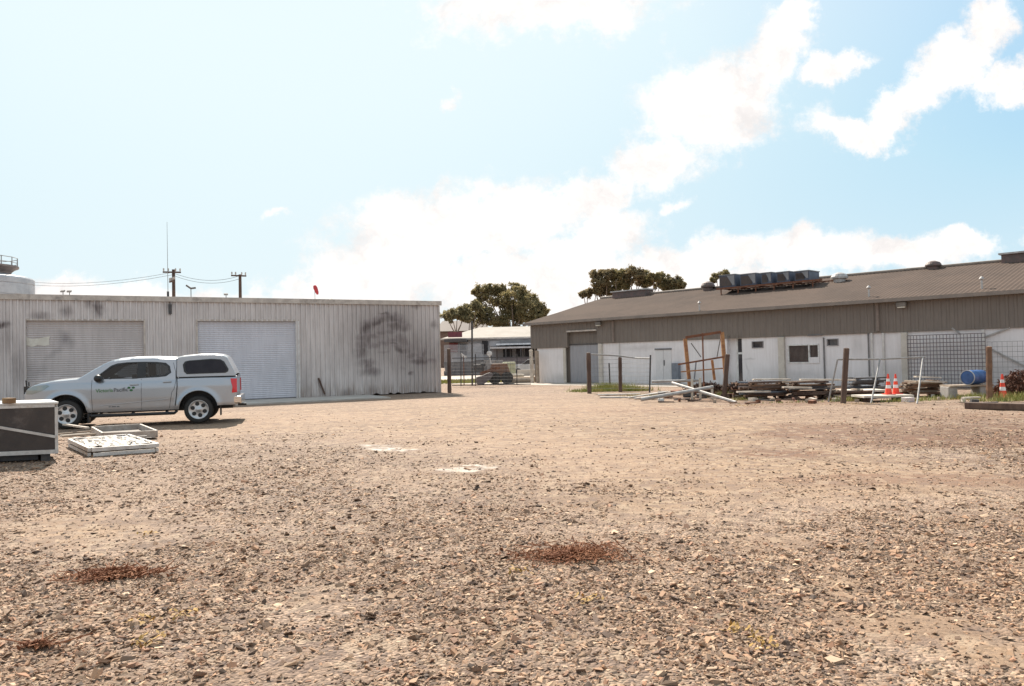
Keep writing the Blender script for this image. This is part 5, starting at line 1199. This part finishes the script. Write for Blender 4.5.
# parked cars far off
def far_car(px, Y, label, colr, yaw=0, L=4.3, kind='car'):
    x = PX(px, 370, Y).x; r = thing('parked_car', label, 'car', (x, Y, 0)); M = Matrix.Rotation(yaw, 3, 'Z'); u, v_ = M.col[0].copy(), M.col[1].copy(); o = V((x, Y, 0))
    pr = [(-2.1, .35), (-2.15, .75), (-1.7, .95), (-.9, 1.0), (-.9, 1.0), (1.75, 1.0), (2.1, .9), (2.12, .35)]; m = MB(); m.prism(pr, o-v_*.85, u, UP, v_, 1.7); part('body', m, mat('car_paint_'+kind, colr, None, 2, .3, .3, coat=.5, bump=0), r, bevel=.08)
    g = [(-.95, 1.001), (-.4, 1.42), (1.0, 1.44), (1.6, 1.001)]; m = MB(); m.prism(g, o-v_*.72, u, UP, v_, 1.44); part('cabin_glass', m, GD, r, bevel=.05)
    m = MB(); m.prism([(-.42, 1.41), (-.35, 1.47), (.95, 1.48), (1.02, 1.43)], o-v_*.7, u, UP, v_, 1.4); part('roof', m, bpy.data.materials['car_paint_'+kind], r)
    for s_ in (-1.3, 1.3):
        for q in (-.86, .66):
            m = MB(); m.lathe(o+u*s_+v_*q+UP*.32, v_, [(.18, 0), (.32, .01), (.32, .19), (.18, .2)], 18); part('wheel', m, RUBBER, r)
far_car(532, 72, 'silver car parked across the road beside the brown building', (.5, .5, .52), 0, kind='silver')
far_car(478, 88, 'dark grey car parked in front of the long white roofed building', (.09, .09, .1), R(8), kind='grey')
# rubble heaps / low walls across the road
for k, (px0, px1, yt, Y_, colr, lab) in enumerate(((444, 486, 361.5, 76, (.17, .165, .17), 'dark grey low block wall across the road at left'), (484, 503, 360, 79, (.32, .3, .29), 'paler grey low block wall across the road in the middle'), (500, 545, 357, 82, (.14, .12, .13), 'dark fence wall across the road behind the silver car'))):
    a = PX(px0, 370, Y_); b_ = PX(px1, 370, Y_); zt = PX((px0+px1)/2, yt, Y_).z; m = MB(); n = 8
    for i in range(n):
        for j in range(3):
            w_ = (b_.x-a.x)/n; m.box((a.x+(i+.5+.25*(j % 2))*w_, Y_+random.uniform(-.04, .04), zt*(j+.5)/3), w_*.97, .5, zt/3*.96)
    o = link_mesh('low_wall', m, mat('wallcol%d' % k, colr, tuple(x*.7 for x in colr), 1.5, .9), V((a.x, Y_, 0))); o.location = (a.x, Y_, 0); o.name = 'low_wall'; tag(o, lab, 'wall')
# long white roofed building
Yw = 112; x0 = PX(447, 340, Yw).x-1; x1 = PX(560, 340, Yw).x+10; ez = PX(490, 338, Yw).z; rz_ = PX(490, 325.5, Yw).z
r_ = thing('long_building', 'long low building with a bright white roof seen through the gap', 'building', ((x0+x1)/2, Yw, 0))
m = MB(); m.frame(V((x0+1.5, Yw, 0)), EX, EY, UP, 0, x1-x0-1.5, 0, 12, 0, ez-.05); part('wall', m, mat('far_wall', (.42, .42, .43), (.3, .3, .32), .5, .8), r_)
m = MB(); m.add([V((x0, Yw-.8, ez)), V((x1, Yw-.8, ez)), V((x1, Yw+6, rz_)), V((x0+5.5, Yw+6, rz_))], [(0, 1, 2, 3)]); m.add([V((x0, Yw-.8, ez)), V((x0+5.5, Yw+6, rz_)), V((x0, Yw+12.8, ez))], [(0, 1, 2)]); m.add([V((x0+5.5, Yw+6, rz_)), V((x1, Yw+6, rz_)), V((x1, Yw+12.8, ez)), V((x0, Yw+12.8, ez))], [(0, 1, 2, 3)])
part('roof', m, mat('far_roof', (.34, .30, .26), (.28, .25, .21), .6, .8), r_)
m = MB(); m.frame(V((x0, Yw-.9, ez-.16)), EX, EY, UP, 0, x1-x0, 0, .12, 0, .22); part('fascia', m, TRIM, r_)
def far_open(xa, xb, ya, yb, mt, nm='opening', d_=.06):
    a = PX(xa, ya, Yw-d_); b_ = PX(xb, yb, Yw-d_); m = MB(); m.frame(V((a.x, Yw-d_-.05, b_.z)), EX, EY, UP, 0, b_.x-a.x, 0, .05+d_*.5, 0, a.z-b_.z); return part(nm, m, mt, r_)
for a in ((482, 488, 341, 354), (460, 467, 344, 355), (503, 512, 347, 357), (516, 522, 347, 357), (525, 540, 347, 358)): far_open(*a, GD)
for a in ((449, 451, 342, 356), (468, 481, 343, 352), (489, 500, 341, 346)): far_open(*a, mat('far_panel', (.5, .5, .52), (.38, .38, .4), 1), 'wall_panel', .1)
far_open(448, 462, 332, 337, mat('red_sign', (.22, .05, .06), (.16, .04, .05)), 'sign_board', 1.2); far_open(449, 458, 343, 352, mat('red_panel', (.2, .045, .05)), 'sign_board', .4)
m = MB(); a = PX(444, 340, Yw-4); b_ = PX(466, 340, Yw-4); m.frame(V((a.x, Yw-4, a.z-.3)), EX, EY, UP, 0, b_.x-a.x, 0, 4, 0, .4); part('awning', m, DARK_M, r_)
for yy, xa_, xb_, dep in ((344.5, 496, 550, 6), (348, 490, 550, 7.5)):
    a = PX(xa_, yy, Yw-dep); b_ = PX(xb_, yy, Yw-dep); m = MB(); m.frame(V((a.x, Yw-dep, a.z-.1)), EX, EY, UP, 0, b_.x-a.x, 0, dep-.2, 0, .22); part('awning', m, mat('awning_pale', (.6, .6, .62)), r_)
    for k in range(5):
        x_ = a.x+(b_.x-a.x)*k/4+.1; m = MB(); m.tube((x_, Yw-dep+.1, 0), (x_, Yw-dep+.1, a.z-.1), .09, 6); part('awning_post', m, DARK_M, r_)
# palisade fence
r_ = thing('palisade_fence', 'pale metal picket fence in front of the white roofed building', 'fence', (PX(463, 360, 90).x, 90, 0)); a = PX(444, 343, 90); b_ = PX(484, 343, 90); m = MB(); n = 36
for k in range(n): x_ = a.x+(b_.x-a.x)*k/n; zt = PX(463, 344.5, 90).z; m.frame(V((x_, 90, 0)), EX, EY, UP, 0, .05, 0, .03, .0, zt)
part('pickets', m, mat('picket_pale', (.5, .5, .52)), r_); m = MB(); m.frame(V((a.x, 90.04, 2.6)), EX, EY, UP, 0, b_.x-a.x, 0, .04, 0, .06); m.frame(V((a.x, 90.04, .8)), EX, EY, UP, 0, b_.x-a.x, 0, .04, 0, .06); part('rail', m, GALV, r_)
Ym = 150; a = PX(436, 330, Ym); b_ = PX(488, 330, Ym); r_ = thing('brown_house', 'dark brown roofed house behind the white roofed building', 'house', ((a.x+b_.x)/2, Ym, 0)); z0_, z1_ = PX(460, 331, Ym).z, PX(460, 319.5, Ym).z
m = MB(); m.frame(V((a.x, Ym, 0)), EX, EY, UP, 0, b_.x-a.x, 0, 8, 0, z0_); part('wall', m, mat('brickw', (.2, .13, .1)), r_); m = MB(); m.add([V((a.x-.5, Ym-.5, z0_)), V((b_.x+.5, Ym-.5, z0_)), V((b_.x-1, Ym+4, z1_)), V((a.x+1, Ym+4, z1_)), V((b_.x+.5, Ym+8.5, z0_)), V((a.x-.5, Ym+8.5, z0_))], [(0, 1, 2, 3), (3, 2, 4, 5), (1, 4, 2), (0, 3, 5)]); part('roof', m, mat('tile_brown', (.06, .035, .028), (.045, .028, .022), 1), r_)

# ------------------------------------------------------------------ trees
LF = []
for nm, c1, c2 in (('gum_foliage', (.22, .19, .09), (.33, .27, .14)), ('olive_foliage', (.27, .235, .12), (.19, .16, .09)), ('dark_foliage', (.19, .15, .085), (.30, .24, .13))):
    m_, t, b = newmat(nm); tc = t.n('ShaderNodeTexCoord').outputs['Object']; cc = t.mix(t.ramp(t.noise(tc, .8, 4), .35, .65), c1, c2); t.l(cc, b.inputs['Base Color']); b.inputs['Roughness'].default_value = .7
    trn = t.n('ShaderNodeBsdfTranslucent'); t.l(cc, trn.inputs[0]); mx = t.n('ShaderNodeMixShader'); mx.inputs[0].default_value = .5; t.l(b.outputs[0], mx.inputs[1]); t.l(trn.outputs[0], mx.inputs[2])
    t.l(mx.outputs[0], [n for n in m_.node_tree.nodes if n.type == 'OUTPUT_MATERIAL'][0].inputs[0]); LF.append(m_)
BARK = mat('gum_bark', (.3, .24, .19), (.18, .13, .1), 2, .9)
def tree(px, pyb, Y, blobs, label, leaf=0, ls=.26, dens=1.3, tr=.3, grp=None, name='gum_tree'):
    x = PX(px, 370, Y).x; base = V((x, Y, 0)); r = thing(name, label, 'tree', base, grp)
    Bl = []
    for bx, by, br in blobs:
        br *= 1.18; c = PX(bx, by-1, Y); c.y += random.uniform(-1, 1)*br/F*Y*1.2; Bl.append((c, br/F*Y))
    low = min(c.z-r_ for c, r_ in Bl); fork = base+V((0, 0, max(1.5, low*.75)))
    m = MB(); m.tube(base-UP*.1, base+(fork-base)*.5+V((.12, 0, 0)), tr, 9, tr*.8); m.tube(base+(fork-base)*.5+V((.12, 0, 0)), fork, tr*.8, 9, tr*.6, caps=False)
    for c, r_ in Bl:
        mid = fork.lerp(c, .5)+V((random.uniform(-.3, .3), random.uniform(-.3, .3), -.25)); m.tube(fork, mid, tr*.42, 6, tr*.25); m.tube(mid, c, tr*.25, 6, tr*.1)
        for k in range(5):
            d = V((random.gauss(0, 1), random.gauss(0, 1), random.gauss(.3, .7))).normalized()*r_*.9; m.tube(c-d*.1, c+d, tr*.09, 4, .01)
    part('trunk', m, BARK, r)
    m = MB()
    for c, r_ in Bl:
        nsub = int(16*dens)+4
        for s_ in range(nsub):
            d = V((random.gauss(0, 1), random.gauss(0, 1), random.gauss(0, .8))).normalized(); sc_ = c+d*r_*random.uniform(.35, .95); sr = r_*random.uniform(.22, .42)
            for k in range(int(42*dens)):
                p = sc_+V((random.gauss(0, .5), random.gauss(0, .5), random.gauss(0, .38)))*sr
                a = V((random.gauss(0, 1), random.gauss(0, 1), random.gauss(0, .8))).normalized()*ls*random.uniform(.5, 1.2); b2 = a.cross(V((random.gauss(0, 1), random.gauss(0, 1), random.gauss(0, 1)))).normalized()*ls*random.uniform(.25, .5)
                m.add([p-a, p-b2, p+a, p+b2], [(0, 1, 2, 3)])
    part('crown', m, LF[leaf], r)
random.seed(5)
tree(512, 380, 135, [(482, 293, 7), (476, 292, 4), (492, 290, 6), (501, 290, 5), (489, 299, 9), (500, 298, 9), (511, 297, 9), (514, 291, 6), (522, 294, 8), (530, 300, 8), (516, 306, 9), (526, 308, 9), (537, 309, 8), (543, 312, 5), (509, 313, 8), (520, 318, 9), (532, 319, 8), (505, 305, 6), (541, 319, 6), (478, 303, 3.5), (494, 322, 6), (503, 323, 7)], 'big spreading gum tree with sky gaps in its crown above the gap', 0, .27, 1.35, .5)
tree(472, 380, 130, [(476, 308, 6), (468, 309, 4), (484, 313, 7), (478, 318, 8), (488, 320, 6), (470, 319, 6)], 'mid sized gum tree at the left foot of the big gum tree', 1, .27, 1.35, .35)
tree(457, 380, 125, [(457, 314, 6), (463, 312, 6), (452, 317, 6), (464, 318, 6), (446, 316, 5)], 'small round gum tree nearest the corrugated shed roof corner', 1, .26, 1.35, .3)
row = [([(583, 298, 3.6), (589, 295.5, 4.6), (596, 293.5, 5)], 'lowest bushy tree at the left end of the row behind the brown roof', 590, 2),
       ([(596, 280, 6), (598, 287, 5.5), (606, 279, 6.5), (606, 288, 6), (601, 294, 5), (610, 294, 5)], 'dense upright tree second from the left in the row behind the brown roof', 604, 2),
       ([(615, 278, 6), (619, 285, 6), (622, 277, 5.5), (616, 292, 5), (625, 290, 4)], 'round topped tree third in the row behind the brown roof, left of its tallest', 618, 0),
       ([(631, 276, 6.5), (637, 280, 6.5), (630, 284, 5), (641, 286, 4.5)], 'tallest tree in the middle of the row behind the brown roof', 634, 2),
       ([(647, 280, 5.5), (653, 281, 5), (648, 287, 4.5), (659, 281, 5.5), (661, 288, 5)], 'tree right of the tallest one in the row behind the brown roof', 653, 0),
       ([(669, 283, 5.5), (676, 286, 5), (668, 290, 4.5), (682, 289, 4.2), (675, 292, 4)], 'yellower low tree at the right end of the row behind the brown roof', 673, 1)]
for bl, lab, px, lf in row: tree(px, 380, 95, [(a, b-2.5, c) for a, b, c in bl], lab, lf, .18, 1.5, .28, 'row of trees behind the brown roof')
tree(719, 380, 95, [(718, 276, 4.5), (724, 274.5, 4), (713, 281, 3)], 'small yellowish tree top showing left of the roof cooling units', 1, .2, .9, .22); tree(709, 380, 98, [(709, 287, 2.6)], 'tiny tree top on the ridge beside the left cooling unit', 1, .2, .8, .15)

# ------------------------------------------------------------------ poles, wires, tank behind the shed
def upole(px, yt, Y, arms, label):
    x = PX(px, 300, Y).x; r = thing('power_pole', label, 'power pole', (x, Y, 0)); m = MB(); top = PX(px, yt, Y); m.tube((x, Y, -.1), top, .17, 10, .12); part('pole', m, WOOD_D, r)
    for ya, L, yaw in arms:
        z = PX(px, ya, Y).z; d = V((math.cos(yaw), math.sin(yaw), 0)); m = MB(); m.bar(V((x, Y-.22, z))-d*L/2, V((x, Y-.22, z))+d*L/2, .10, .12); ca = part('crossarm', m, WOOD_D, r)
        for k in (-.45, -.2, .2, .45):
            m = MB(); q = V((x, Y-.22, z+.08))+d*L*k; m.lathe(q, UP, [(.03, 0), (.07, .08), (.05, .13), (.07, .18), (.03, .24)], 8); part('insulator', m, TRIM, ca)
    return top
p1 = upole(173.5, 269.5, 62, ((272.5, 1.35, R(20)), (281.5, 1.3, R(-50))), 'power pole with two crossarms right behind the antenna')
p2 = upole(240, 274.5, 66, ((276, 1.25, R(30)),), 'farther power pole with one crossarm right of the first')
def wire(a, b_, sag, n=14, r_=.014):
    m = MB(); P_ = [a.lerp(b_, k/n)-UP*sag*4*(k/n)*(1-k/n) for k in range(n+1)]; m.path(P_, r_, 4); return m
for dz, lab in ((0, 'upper power line'), (-.6, 'lower power line')):
    a = PX(172, 272.5-dz*4, 61.7); b_ = PX(239, 276-dz*5, 65.7); single('power_line', wire(a, b_, .5), DARK_M, lab+' between the two power poles', 'power line')
    c = PX(-60, 262-dz*5, 90); single('power_line', wire(a, c, 1.6), DARK_M, lab+' running left from the nearer power pole', 'power line')
Yt = 52; tc_ = PX(-20, 300, Yt); rt = PX(27, 300, Yt).x-tc_.x; zt = PX(20, 277.5, Yt).z; r_ = thing('storage_tank', 'pale cylindrical storage tank with a railed platform behind the shed at the left edge', 'tank', (tc_.x, Yt, 0))
m = MB(); pr = [(rt, 0)]; z = .6
while z < zt-.3: pr += [(rt, z), (rt-.03, z+.03), (rt, z+.06)]; z += .75
m.lathe(V((tc_.x, Yt, 0)), UP, pr+[(rt, zt-.1), (rt-.06, zt), (rt*.35, zt+.45)], 48); part('tank_body', m, mat('tank_silver', (.55, .55, .56), (.42, .42, .44), .8, .45, .3), r_)
zc = PX(5, 267, Yt).z; pr_ = PX(13, 265, Yt).x-tc_.x; m = MB(); m.lathe(V((tc_.x, Yt, 0)), UP, [(pr_*.8, zt-.1), (pr_*.8, zc-.3), (pr_*.9, zc-.1), (pr_, zc), (pr_, zc+.12)], 32); part('platform', m, mat('plat_brown', (.25, .2, .18)), r_)
m = MB(); n = 16; zt2 = PX(10, 257, Yt).z
for k in range(n):
    a = 2*math.pi*k/n; q = V((tc_.x+math.cos(a)*pr_*.97, Yt+math.sin(a)*pr_*.97, zc+.1)); a2 = 2*math.pi*(k+1)/n; q2 = V((tc_.x+math.cos(a2)*pr_*.97, Yt+math.sin(a2)*pr_*.97, zc+.1)); m.tube(q, V((q.x, q.y, zt2)), .03, 5)
    for z_ in (zt2, (zt2+zc)/2): m.tube(V((q.x, q.y, z_)), V((q2.x, q2.y, z_)), .025, 5)
part('railing', m, GALV, r_)
# scraps of broken timber and stone lying under and before the stacks
random.seed(23)
for k in range(46):
    px = random.choice([random.uniform(655, 735), random.uniform(735, 870), random.uniform(735, 860), random.uniform(925, 990)]); py = random.uniform(397.5, 404)
    p = G(px, py); s_ = random.uniform(.1, .34); m = MB()
    if random.random() < .6: m.box(p+UP*.035, s_*2.2, .07, .035, rz=random.gauss(0, .6), ry=random.gauss(0, .08))
    else: m.box(p+UP*.05, s_*.8, s_*.6, .1, rz=random.uniform(0, 3), rx=random.uniform(-.2, .2))
    where = 'pipe pile' if px < 735 else ('dark plank stacks' if px < 870 else 'blue drum shelf')
    single('timber_scrap', m, random.choice([WOOD_D, RUST, WOOD_B, WOOD_L, WOOD_W, DARK_M]), 'small broken scrap on the ground along the foot of the '+where, 'scrap', group='scraps along the foot of the '+where)
